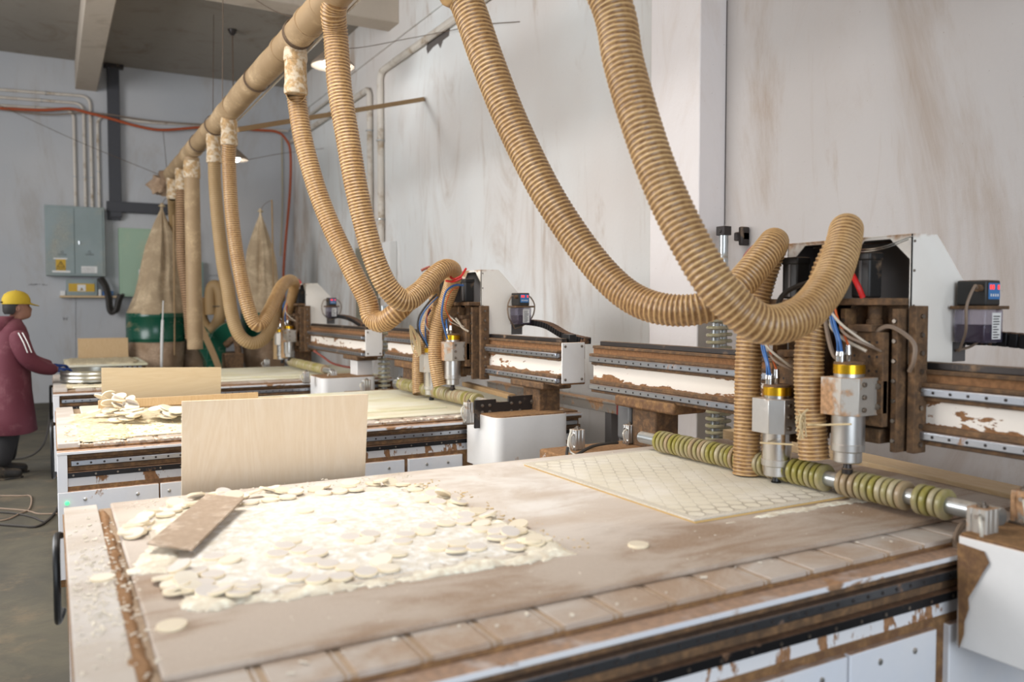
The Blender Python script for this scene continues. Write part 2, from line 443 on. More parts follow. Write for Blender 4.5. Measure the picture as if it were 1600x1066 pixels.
M_led = N('lit_red_digits'); M_led.b.inputs['Emission Color'].default_value = (1, .06, .04, 1); M_led.b.inputs['Emission Strength'].default_value = 1.2; M_led = M_led.out(rgb('d02020'), .4)
M_gled = N('lit_green_button'); M_gled.b.inputs['Emission Color'].default_value = (.1, 1, .3, 1); M_gled.b.inputs['Emission Strength'].default_value = 1.5; M_gled = M_gled.out(rgb('30d060'), .4)
M_oil = plain('brown_oil', '3a2018', .2); 
g = N('smoky_clear_tank'); g.b.inputs['Transmission Weight'].default_value = .7; g.b.inputs['Alpha'].default_value = .55
M_tank = g.out(rgb('8c84a0'), .12)
g = N('lamp_glow'); g.b.inputs['Emission Color'].default_value = (.88, .95, 1, 1); g.b.inputs['Emission Strength'].default_value = 22
M_bulb = g.out(rgb('ffffff'), .5)
M_shade_in = plain('white_enamel_shade', 'e8e8e6', .4); M_shade = plain('tan_enamel_shade', '8c7c6c', .5)
M_sieve = plain('brushed_tin', 'b0aea4', .3, .9, .1)
M_greyboard = plain('bare_mortar_patch', '68615d', .95, 0, .3, 15)

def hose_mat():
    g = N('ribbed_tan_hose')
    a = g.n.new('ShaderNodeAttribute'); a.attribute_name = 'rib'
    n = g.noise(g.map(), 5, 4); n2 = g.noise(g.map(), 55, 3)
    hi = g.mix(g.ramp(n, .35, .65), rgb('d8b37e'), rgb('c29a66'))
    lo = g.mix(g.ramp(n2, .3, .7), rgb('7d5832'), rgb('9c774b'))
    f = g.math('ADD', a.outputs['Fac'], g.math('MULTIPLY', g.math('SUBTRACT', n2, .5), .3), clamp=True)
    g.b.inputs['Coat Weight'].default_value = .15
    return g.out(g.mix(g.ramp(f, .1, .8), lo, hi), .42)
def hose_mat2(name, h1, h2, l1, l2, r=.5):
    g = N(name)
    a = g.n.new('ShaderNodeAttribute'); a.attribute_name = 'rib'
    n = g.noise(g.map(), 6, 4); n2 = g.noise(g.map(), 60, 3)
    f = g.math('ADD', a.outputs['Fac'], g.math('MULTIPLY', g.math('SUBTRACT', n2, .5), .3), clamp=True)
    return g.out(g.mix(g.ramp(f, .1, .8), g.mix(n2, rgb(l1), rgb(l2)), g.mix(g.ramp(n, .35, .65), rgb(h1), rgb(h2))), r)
M_hose = hose_mat()
M_hose_dusty = hose_mat2('dusty_brown_ribbed_hose', 'c3a079', 'ad8a63', '5f432b', '785639', .7)
M_hose_smooth = hose_mat2('worn_tan_hose', 'b59a74', 'a98c63', '96784e', '9c8058', .65)

# ---------------------------------------------------------------- room
XW, YB, ZC = 3.76, 14.6, 5.3
struct(G().box(-9, XW+.3, -6, YB+.3, -.2, 0).build('floor', M_floor))
struct(G().box(-9, XW+.3, -1, YB+.3, ZC, ZC+.2).build('ceiling', M_ceil))
struct(G().box(-9, XW, YB, YB+.25, 0, ZC).build('wall_back', M_wall_b))
struct(G().box(XW, XW+.25, 4.2, YB+.25, 0, ZC).build('wall_right', M_wall_r))
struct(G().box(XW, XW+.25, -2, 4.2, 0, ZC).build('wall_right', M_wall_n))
struct(G().box(XW-.03, XW, -2, YB, 4.74, ZC).build('trim_1', M_wall_r, bevel=.01))
struct(G().box(.40, .70, 0, YB, 4.86, ZC).build('trim_2', M_beam, bevel=.01))
struct(G().box(-6, XW-.03, 9.45, 9.80, 4.9, ZC).build('trim_3', M_beam, bevel=.01))
struct(G().box(3.54, XW, 3.94, 4.42, 0, ZC).build('trim_4', M_pil, bevel=.008))

# patch of bare mortar high on the right wall
def ragged(c, ax1, ax2, n, rx, ry, jit, seed):
    r = random.Random(seed); out = []
    for i in range(n):
        t = 2*PI*i/n; k = 1+r.uniform(-jit, jit)
        out.append(Vector(c)+Vector(ax1)*(rx*k*math.cos(t))+Vector(ax2)*(ry*k*math.sin(t)))
    return out
pc = [atX(u, v, XW-.004) for u, v in ((668, 66), (672, 57), (680, 47), (690, 38), (701, 31), (703, 40), (701, 56), (692, 63), (688, 75), (684, 68), (676, 74), (668, 84), (666, 76))]
tag(G().slab(pc, (.004, 0, 0)).build('bare_mortar_patch', M_greyboard), 'ragged grey patch where plaster fell off beneath the sloping conduit high on right wall', 'wall patch')
# back wall: writing in small dark strokes
def scribble(name, u, v, wpx, hpx, n, seed, label):
    r = random.Random(seed); b = G()
    for i in range(n):
        x = u+wpx*(i+.2)/n; pts = [(x+r.uniform(0, wpx/n*.8), v+r.uniform(-hpx/2, hpx/2)) for _ in range(3)]
        for a, c in zip(pts, pts[1:]):
            b.bar(atY(a[0], a[1], YB-.002), atY(c[0], c[1], YB-.002), .006, .006)
    return tag(b.build(name, M_ink), label, 'writing')
scribble('wall_writing', 44, 445, 30, 3, 9, 1, 'small line of dark handwriting on back wall left of the grey power cabinet')
scribble('wall_writing', 98, 498, 9, 5, 4, 2, 'small dark scrawl on back wall below the yellow meter box')
scribble('wall_writing', 325, 431, 18, 3, 6, 3, 'upper line of handwriting on back wall right of the dark pipe hoses')
scribble('wall_writing', 326, 439, 17, 3, 6, 4, 'lower line of handwriting on back wall beside the second canvas bag')
b = G(); 
for i in range(14): b.bar(atY(118.5+rnd.uniform(-.3, .3), 462+i*8, YB-.002), atY(118.5+rnd.uniform(-.3, .3), 469+i*8, YB-.002), .006, .004)
tag(b.build('wall_crack', M_ink), 'thin vertical dark crack in the back wall below the meter box', 'crack')
b = G(); cp = [(1131, 0), (1132, 60), (1131.5, 110), (1133, 160), (1133, 230), (1134, 300), (1134, 352)]
pts = [Vector((XW-.004, 3.936, atY(u, v, 3.94).z)) for u, v in cp]
b.tube(pts, .0014, 5)
tag(b.build('wall_crack', M_ink), 'thin vertical crack in the corner beside the pilaster on the right wall', 'crack')

# steel column and crossbar on the back wall
t = thing('steel_beam', (0.93, YB, 0), 'dark grey steel column with crossbar fixed to the back wall behind the hoses', 'steel beam')
G().box(.84, 1.015, YB-.12, YB-.005, 2.9, 5.27).build('column', M_column, t, bevel=.006)
G().box(.80, 1.78, YB-.13, YB-.005, 2.985, 3.15).build('crossbar', M_column, t, bevel=.006)
G().box(.81, 1.00, YB-.08, YB-.005, 2.86, 2.985).build('bracket', M_column, t, bevel=.004)
b = G(); b.box(.80, 1.08, YB-.14, YB-.01, 5.24, 5.295)
b.build('foot_plate', M_darksteel, t, bevel=.004)
# ---- conduits on the back wall
def conduit(name, pts, r, label, group=None, clips=(), m=None, cat='conduit'):
    t = thing(name, pts[0], label, cat, group)
    q = []
    for i, p in enumerate(pts):
        p = Vector(p)
        if 0 < i < len(pts)-1:
            a = (Vector(pts[i-1])-p); c = (Vector(pts[i+1])-p); k = min(.14, a.length*.45, c.length*.45)
            for s in range(7):
                u = s/6; q.append((p+a.normalized()*k)*(1-u)**2+p*2*u*(1-u)+(p+c.normalized()*k)*u*u)
        else: q.append(p)
    G().tube(q, r, 10).build('pipe', m or M_conduit, t)
    for c, d in clips:
        c = Vector(c); G().tube([c-Vector(d)*.0001, c+Vector(d)*.012], r*1.35, 12).build('clip', M_pipe, t)
    return t
yb = YB-.035
labs = ['topmost horizontal conduit turning down into the right side of the grey power cabinet',
        'second horizontal conduit from the top turning down to the grey power cabinet',
        'third horizontal conduit turning down at the left end of the four-pipe bundle',
        ]
for (u0, v0, u1, v1, ud), lab in zip(((-40, 137, 142, 151, 144), (-40, 149, 131, 162, 133.5), (-40, 162, 112, 172, 118)), labs):
    a, c = atY(u0, v0, yb), atY(u1, v1, yb); d = atY(ud, 318, yb)
    z1 = c.z; P = [a, Vector((d.x, yb, z1)), Vector((d.x, yb, 3.0))]
    conduit('wall_conduit', P, .022, lab, 'conduits on the back wall', [((d.x, yb, 3.5), (0, 0, 1)), (a.lerp(P[1], .6), (1, 0, 0))])
d = atY(155, 318, yb); c = atY(175, 183, yb)
conduit('wall_conduit', [Vector((d.x, yb, 3.0)), Vector((d.x, yb, c.z)), Vector((1.4, yb, c.z-.03)), atY(330, 196, yb), atY(450, 205, yb), ], .022,
        'conduit rising from the cabinet beside the dark column then running right along the back wall', 'conduits on the back wall', [((d.x, yb, 3.6), (0, 0, 1))])
op = [atY(u, v, YB-.165) for u, v in ((-40, 167), (60, 172), (110, 170), (140, 177), (175, 186), (210, 196), (250, 203), (300, 200), (335, 198), (400, 203), (432, 206), (447, 218), (454, 240), (453, 300), (446, 380), (443, 430), (444, 470))]
tag(G().tube(spline(op, 8), .022, 8).build('orange_cable', M_orange), 'rust orange cable draped across the back wall and down into the corner', 'cable')
gp = [atY(u, v, YB-.135) for u, v in ((-40, 164), (30, 175), (80, 179), (130, 176), (170, 179), (240, 189), (330, 196))]
tag(G().tube(spline(gp, 6), .010, 6).build('grey_cable', M_greycable), 'thin brown cable sagging just behind the orange cable on the back wall', 'cable')
yp = [atY(u, v, YB-.03) for u, v in ((440, 214), (441, 260), (441, 330), (438, 400))]
tag(G().tube(spline(yp, 6), .008, 6).build('yellow_wire', plain('faded_yellow_wire', 'b7a574', .6)), 'thin faded yellow wire hanging inside the orange cable bend by the corner', 'wire')

# ---- conduits on the right wall
xc = XW-.045
def AX(u, v, x=xc): return atX(u, v, x)
p0, p1 = AX(740, 0), AX(600, 96); px = AX(594, 130)
conduit('wall_conduit', [Vector((xc, 5.5, 4.47)), Vector((xc, px.y, 4.47)), Vector((xc, px.y, 1.6))], .042,
        'thicker cream conduit on the right wall running above the bare patch and bending down', 'conduits on the right wall',
        [((xc, 6.9, 4.47), (0, 1, 0)), ((xc, px.y, 3.6), (0, 0, 1)), ((xc, px.y, 2.6), (0, 0, 1))])
px2 = AX(577, 130)
conduit('wall_conduit', [Vector((xc, px2.y, 2.62)), Vector((xc, px2.y, 4.36)), Vector((xc, YB-.05, 4.36))], .038,
        'cream conduit on the right wall bending left toward the back corner', 'conduits on the right wall',
        [((xc, px2.y, 3.8), (0, 0, 1)), ((xc, 12.2, 4.36), (0, 1, 0))])
conduit('wall_conduit', [Vector((xc, px2.y+.9, 4.60)), Vector((xc, YB-.05, 4.58))], .02, 'thin upper conduit high on the right wall close to the back corner', 'conduits on the right wall')

# ---- electric boxes on the back wall
def wallbox(name, label, x0, x1, z0, z1, dep, m, split=None, cat='electrical cabinet'):
    t = thing(name, ((x0+x1)/2, YB, z0), label, cat)
    y1 = YB-.005; y0 = y1-dep
    G().box(x0, x1, y0, y1, z0, z1).build('body', m, t, bevel=.006)
    fr = .03; doors = [(x0+fr, x1-fr)] if split is None else [(x0+fr, split-.004), (split+.004, x1-fr)]
    ds = [G().box(a, b_, y0-.012, y0+.01, z0+fr, z1-fr).build('door', m, t, bevel=.004) for a, b_ in doors]
    return t, ds, y0-.012
def triangle_sign(parent, x, z, s, y):
    b = G().slab([(x-s/2, y-.001, z), (x+s/2, y-.001, z), (x, y-.001, z+s*.87)], (0, -.002, 0)); b.build('triangle', M_ink, parent)
    b = G().slab([(x-s*.36, y-.003, z+s*.09), (x+s*.36, y-.003, z+s*.09), (x, y-.003, z+s*.70)], (0, -.0015, 0)); b.build('triangle', M_yellow, parent)
    b = G().slab([(x+s*.06, y-.005, z+s*.6), (x-s*.1, y-.005, z+s*.33), (x+.01*s, y-.005, z+s*.36), (x-s*.06, y-.005, z+s*.12), (x+s*.12, y-.005, z+s*.4), (x, y-.005, z+s*.4)], (0, -.001, 0)); b.build('bolt_mark', M_ink, parent)
def lettering(parent, s, x, z, y, size, m=None, rot=(PI/2, 0, 0), name='lettering'):
    c = bpy.data.curves.new(name, 'FONT'); c.body = s; c.size = size; c.extrude = .0005; c.align_x = 'CENTER'
    o = bpy.data.objects.new(name, c); S.collection.objects.link(o)
    c.materials.append(m or M_ink)
    off = Vector((0, 0, 0)); p = parent
    while p is not None: off += p.location; p = p.parent
    bpy.context.view_layer.update()
    me = bpy.data.meshes.new_from_object(o.evaluated_get(bpy.context.evaluated_depsgraph_get()))
    bpy.data.objects.remove(o); o = bpy.data.objects.new(name, me); S.collection.objects.link(o)
    o.location = Vector((x, y, z))-off; o.rotation_euler = rot; o.parent = parent
    return o
a, c = atY(69, 320, YB-.2), atY(165, 432, YB-.2)
sx = atY(117, 400, YB-.2).x
t, ds, yf = wallbox('power_cabinet', 'large grey two-door power cabinet with yellow warning sticker on the back wall', a.x, c.x, c.z, a.z, .22, M_boxgrey, sx)
p, q = atY(87, 405, yf), atY(103, 423, yf)
st = G().box(p.x, q.x, yf-.002, yf, q.z, p.z).build('warning_sticker', M_yellow, ds[0])
st['label'] = 'yellow electricity warning sticker'
G().box(p.x-.03, q.x+.02, yf-.001, yf, p.z, p.z+.02).build('tape', M_paper, ds[0]); G().box(p.x-.05, q.x+.06, yf-.001, yf, q.z-.03, q.z).build('tape', M_paper, ds[0])
triangle_sign(ds[0], (p.x+q.x)/2, q.z+.05, .11, yf-.002)
lettering(ds[0], '有电危险', (p.x+q.x)/2, q.z+.012, yf-.003, .034)
p, q = atY(127, 416, yf), atY(152, 427, yf)
lb = G().box(p.x, q.x, yf-.002, yf, q.z, p.z).build('paper_label', M_paper, ds[1])
b = G()
for i in range(4):
    for j in range(6):
        xx = p.x+.015+j*.03; b.box(xx, xx+rnd.uniform(.01, .024), yf-.003, yf-.002, q.z+.012+i*.02, q.z+.018+i*.02)
b.build('print_lines', M_ink, lb)
for k, uu in ((0, 97), (1, 140)):
    p = atY(uu, 397, yf); lettering(ds[k], '动力配电', p.x, p.z-.02, yf-.001, .03)
    G().tube([Vector((p.x+.02*math.cos(i*PI/6), yf-.002, p.z+.03+.016*math.sin(i*PI/6))) for i in range(12)], .002, 5, closed=True).build('emblem', M_ink, ds[k])
p = atY(123, 378, yf); G().lathe([(.016, 0), (.016, .012), (.01, .02)], (p.x, yf, p.z), (0, -1, 0), 14).box(p.x-.004, p.x+.012, yf-.026, yf-.01, p.z-.04, p.z).build('lock', M_steel, ds[1])

a, c = atY(103, 435, YB-.12), atY(152, 462, YB-.12)
t, ds, yf = wallbox('meter_box', 'small grey box with a yellow windowed panel hanging below the grey power cabinet', a.x, c.x, c.z, a.z-.01, .12, M_boxgrey, cat='meter box')
p, q = atY(107, 443, yf), atY(148, 456, yf)
G().box(p.x, q.x, yf-.003, yf, q.z, p.z).build('yellow_window', M_yellow, ds[0], bevel=.002)
p, q = atY(121, 445, yf), atY(134, 455, yf)
sw = G().box(p.x, q.x, yf-.006, yf-.003, q.z, p.z).build('paper_label', M_paper, ds[0])
triangle_sign(ds[0], (p.x+q.x)/2, q.z+.012, .05, yf-.006)
p, q = atY(93, 462, YB-.07), atY(188, 465, YB-.07)
tag(G().box(p.x, q.x, YB-.16, YB-.004, p.z-.03, p.z).build('wall_shelf', M_plank, bevel=.003), 'narrow wooden wall shelf under the yellow-windowed meter box', 'shelf')
for i, (u0, u1, h, col, nm) in enumerate(((154, 158, .10, M_paper, 'white carton standing on the narrow wall shelf beside the meter box'), (160, 168, .07, M_blue, 'small blue carton on the wall shelf behind the hanging cable'), (169, 177, .08, M_display, 'blue and white carton at the right end of the wall shelf'))):
    q = atY(u0, 461, YB-.1); q2 = atY(u1, 461, YB-.1)
    bx = G().box(q.x, q2.x, YB-.13, YB-.05, p.z, p.z+h).build('small_carton', col, bevel=.002); tag(bx, nm, 'carton')
q = atY(94, 452, YB-.02); bx = G().box(q.x, q.x+.07, YB-.05, YB-.004, p.z+.002, p.z+.075).build('wall_socket', M_paper, bevel=.004); tag(bx, 'white wall socket at the left end of the narrow wall shelf', 'socket')
cc = [atY(u, v, YB-.2) for u, v in ((155, 434), (163, 447), (168, 465), (170, 482), (174, 489), (180, 485), (184, 470), (188, 460))]
t = thing('power_cable', cc[0], 'thick black power cable looping down under the grey power cabinet', 'cable')
G().tube(spline(cc, 8), .035, 8).build('sheath', M_darkcable, t)
cc2 = [p+Vector((.045, .02, .01)) for p in cc]; G().tube(spline(cc2, 8), .022, 8).build('sheath', M_darkcable, t)

a, c = atY(185, 356, YB-.16), atY(292, 464, YB-.16)
t, ds, yf = wallbox('switch_cabinet', 'mint green cabinet on the back wall half hidden by the left canvas bag', a.x, 2.05, c.z, a.z, .17, M_boxgreen)
p = atY(222, 427, yf); G().box(p.x-.05, p.x+.05, yf-.002, yf, p.z-.03, p.z+.06).build('warning_sticker', M_paper, ds[0]); triangle_sign(ds[0], p.x, p.z-.015, .07, yf-.002)
a, c = atY(300, 409, YB-.1), atY(318, 462, YB-.1)
t, ds, yf = wallbox('small_cabinet', 'narrow blue-green cabinet on the back wall right of the thick dust pipe', 2.07, c.x, c.z, a.z, .12, plain('blue_green_enamel', '8fa8a0', .5))
a, c = atX(557, 388, xc), atX(563, 470, xc)
t = thing('control_cabinet', (XW, 10.9, 0), 'grey control cabinet on the right wall seen between the two hoses of the middle machine', 'electrical cabinet')
pa = atX(555, 388, XW-.2); pb = atX(571, 388, XW-.2); pc_ = atX(571, 480, XW-.2)
G().box(XW-.2, XW-.005, pb.y, pa.y, 1.3, pa.z).build('body', plain('olive_grey_enamel', '8a8574', .5), t, bevel=.006)
G().box(XW-.205, XW-.2, pb.y+.03, pa.y-.03, 1.35, pa.z-.03).build('door', plain('olive_grey_enamel_door', '7d7869', .5), t, bevel=.003)
b = G().box(XW-.1, XW-.005, pb.y-.60, pb.y-.34, 1.7, 2.3).build('paper_notice', M_paper, bevel=.004)
tag(b, 'pale notice panel on the right wall beside the grey control cabinet', 'notice')

# ---- ceiling lamps
def lamp(name, p, r, top, label, light=False):
    t = thing(name, (p.x, p.y, p.z), label, 'lamp')
    prof = [(r, 0), (r*.97, r*.12), (r*.55, r*.52), (r*.22, r*.8), (r*.16, r*1.1)]
    G().lathe(prof, p, n=28, caps=False).build('lamp_shade', M_shade, t)
    t.children[0].modifiers.new('solid', 'SOLIDIFY').thickness = .004
    G().ball(p+Vector((0, 0, r*.12)), r*.42, 20, (1, 1, .7)).build('bulb', M_bulb, t)
    G().cyl(p+Vector((0, 0, r*1.05)), (p.x, p.y, top), .008, n=6).build('hanging_rod', M_wire, t)
    G().lathe([(.06, 0), (.05, -.04), (.02, -.08)], (p.x, p.y, top), n=14).build('ceiling_rose', M_darksteel, t)
    l = bpy.data.lights.new(name+'_light', 'POINT'); l.energy = 9 if light else 4; l.color = (.9, .96, 1); l.shadow_soft_size = .1
    o = bpy.data.objects.new(name+'_light', l); S.collection.objects.link(o); o.location = (0, 0, -r*.35); o.parent = t
lamp('pendant_lamp', at(520, 104, 9.2), .24, ZC-.002, 'lit conical pendant lamp glowing behind the second hose near the right wall', True)
lamp('pendant_lamp', at(366, 250, 11.4), .19, ZC-.002, 'smaller lit conical pendant lamp hanging beyond the duct near the far hoses')

# ---------------------------------------------------------------- CNC router machines
def copy_part(o, parent, d):
    c = o.copy(); S.collection.objects.link(c); c.parent = parent; c.location = o.location+Vector(d); return c

def repeat(name, m, parent, prof, ax, places, n=10):
    'the same small turned piece at each place, every one an object of its own'
    first = None
    for p in places:
        p = Vector(p)
        if first is None: first = G().lathe(prof, p, ax, n).build(name, m, parent, origin=p); p0 = p; l0 = first.location.copy()
        else:
            o = first.copy(); S.collection.objects.link(o); o.parent = parent; o.location = l0+(p-p0)

def router_table(X0, Y0, where, bed, doors, railm, XE=3.12, rail_x0=.06, rack_x0=.02):
    t = thing('router_table', (X0, Y0, 0), where, 'machine table')
    D = 1.75; y = Y0
    G().box(X0+.01, XE-.02, y+.03, y+D-.03, .10, .60).build('cabinet_body', M_white, t, bevel=.006)
    repeat('levelling_foot', M_darksteel, t, [(.05, 0), (.05, .02), (.03, .021), (.03, .11)], (0, 0, 1), [(xx, yy, 0) for xx in (X0+.08, XE-.1) for yy in (y+.1, y+D-.1)], 14)
    # doors
    x = X0+.0
    for i, (a, c) in enumerate(doors):
        d = G().box(a, c, y-.004, y+.03, .14, .578).build('door', M_white, t, bevel=.004)
        for kx in (a+.12, c-.1):
            if kx-a < .3 or c-kx < .3:
                G().lathe([(.009, 0), (.009, .003), (.006, .004)], (kx, y-.004, .535), (0, -1, 0), 14).build('door_lock', M_alu, d)
    G().box(X0+.005, XE-.02, y+.015, y+.05, .10, .60).build('front_frame', M_brown, t, bevel=.002)
    # upper beam with flange, linear rail and rack
    G().box(X0, XE, y+.02, y+.09, .585, .645).build('apron', M_apron, t, bevel=.004)
    G().box(X0, X0+.045, y-.002, y+.1, .45, .775).build('end_plate', M_white, t, bevel=.003)
    G().box(X0+.02, XE, y+.045, y+.12, .60, .775).build('side_beam', M_brown, t, bevel=.003)
    G().box(X0, XE, y-.004, y+.09, .762, .778).build('flange', M_white, t, bevel=.003)
    G().box(X0+.03, XE, y+.01, y+.06, .742, .758).build('flange', M_cakes, t, bevel=.003)
    G().box(X0+rail_x0, XE-.03, y+.012, y+.05, .700, .728).build('linear_rail', railm, t, bevel=.004)
    repeat('rail_bolt', M_ink, t, [(.0055, 0), (.0055, .005)], (0, 1, 0), [(X0+rail_x0+.03+.06*i, y+.0105, .714) for i in range(int((XE-X0-rail_x0-.08)/.06))])
    G().box(X0+.04, XE, y+.02, y+.05, .674, .698).build('rail_ledge', M_cakes, t, bevel=.003)
    G().box(X0+rack_x0, XE-.03, y+.002, y+.04, .645, .672).build('gear_rack', M_rack, t, bevel=.002)
    repeat('rack_bolt', M_bolt, t, [(.005, 0), (.005, .01)], (0, 1, 0), [(X0+rack_x0+.05+.1*i, y-.0005, .658) for i in range(int((XE-X0-rack_x0-.1)/.1))], 8)
    # bed
    G().box(X0, XE, y+.055, y+D, .765, .788).build('bed_frame', M_brown, t, bevel=.002)
    b = G()
    G().box(X0+.11, XE-.1, y+.066, y+D-.02, .786, .7965).build('slot_dust', M_fill, t)
    b.box(X0+.004, X0+.105, y+.062, y+D-.01, .786, .812)
    b.build('left_strip', M_strip, t, bevel=.003)
    b = G(); k = X0+.165
    while k < XE-.2:
        b.box(k, k+.128, y+.062, y+D-.01, .786, .801); b.box(k+.136, k+.142, y+.062, y+D-.01, .786, .7995); k += .157
    b.build('slotted_bed', M_bed[3], t, bevel=.0015)
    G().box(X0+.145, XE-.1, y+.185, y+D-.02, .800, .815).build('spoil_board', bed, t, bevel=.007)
    return t

def wheels(parent, x, z, spans, r, mats, seed, pitch=.026):
    rr = random.Random(seed); base = [None]*len(mats)
    for a, c in spans:
        k = a
        while k < c:
            i = rr.randrange(len(mats)); q = r*rr.uniform(.94, 1.0)
            if base[i] is None:
                base[i] = G().lathe([(r*.62, -.010), (r*.94, -.009), (r, -.005), (r, .005), (r*.94, .009), (r*.62, .010)], (x, k, z), (0, 1, 0), 24).build('roller_disc', mats[i], parent, origin=(x, k, z)); o = base[i]
            else:
                o = base[i].copy(); S.collection.objects.link(o); o.parent = parent
                o.location = Vector((x, k, z))-parent.location-(parent.parent.location if parent.parent else Vector())
            s = rr.uniform(.93, 1.0); o.scale = (s, 1, s)
            k += pitch*rr.uniform(.92, 1.12)

def pneu(parent, x, y, z0, z1, w=.058, m=None, hose=True):
    'square aluminium air cylinder with grooves, cap and fittings'
    h = w/2
    c = G()
    pts = []
    def side(ax, sg):
        out = []
        for q, dd in ((-.85, 0), (-.5, 0), (-.45, -.1), (-.3, -.1), (-.25, 0), (.25, 0), (.3, -.1), (.45, -.1), (.5, 0), (.85, 0)):
            out.append((q*h, h+dd*h))
        return out
    for k in range(4):
        a = k*PI/2
        for (u, v) in side(0, 1):
            pts.append((x+u*math.cos(-a)-v*math.sin(-a), y+u*math.sin(-a)+v*math.cos(-a)))
    c.prism(pts, 'xy', z0, z1)
    o = c.build('air_cylinder', m or M_alu, parent, bevel=.001)
    G().box(x-h*1.05, x+h*1.05, y-h*1.05, y+h*1.05, z0-.008, z0+.004).build('cylinder_base', M_bolt, o, bevel=.001)
    G().lathe([(h*.5, -.001), (h*.5, .008), (h*.25, .0085), (h*.25, .016)], (x, y, z1), n=16).build('cylinder_cap', M_bolt, o)
    if hose:
        G().tube(spline([(x-h, y-h*.3, z1-.02), (x-h-.03, y-h, z1-.03), (x-h-.035, y-h*1.2, (z0+z1)/2), (x-h-.01, y-h*.8, z0+.01)], 6), .005, 6).build('air_tube', M_clear, o)
        G().cyl((x-h-.014, y-h*.3, z1-.02), (x-h+.002, y-h*.3, z1-.02), .007, n=10).cyl((x-h-.014, y-h*.4, z0+.012), (x-h+.002, y-h*.4, z0+.012), .007, n=10).build('fitting', M_steel, o)
    return o

def chain(parent, pts, wd, ht, name='cable_chain'):
    L = resample(spline(pts, 10), .038); b = G()
    for (p, s), (q, s2) in zip(L, L[1:]):
        d = q-p; b.bar(p-d*.02, p+d*.72, wd, ht); b.bar(p+d*.66, p+d*1.02, wd*.8, ht*.75)
    return b.build(name, M_rack, parent, bevel=.002)

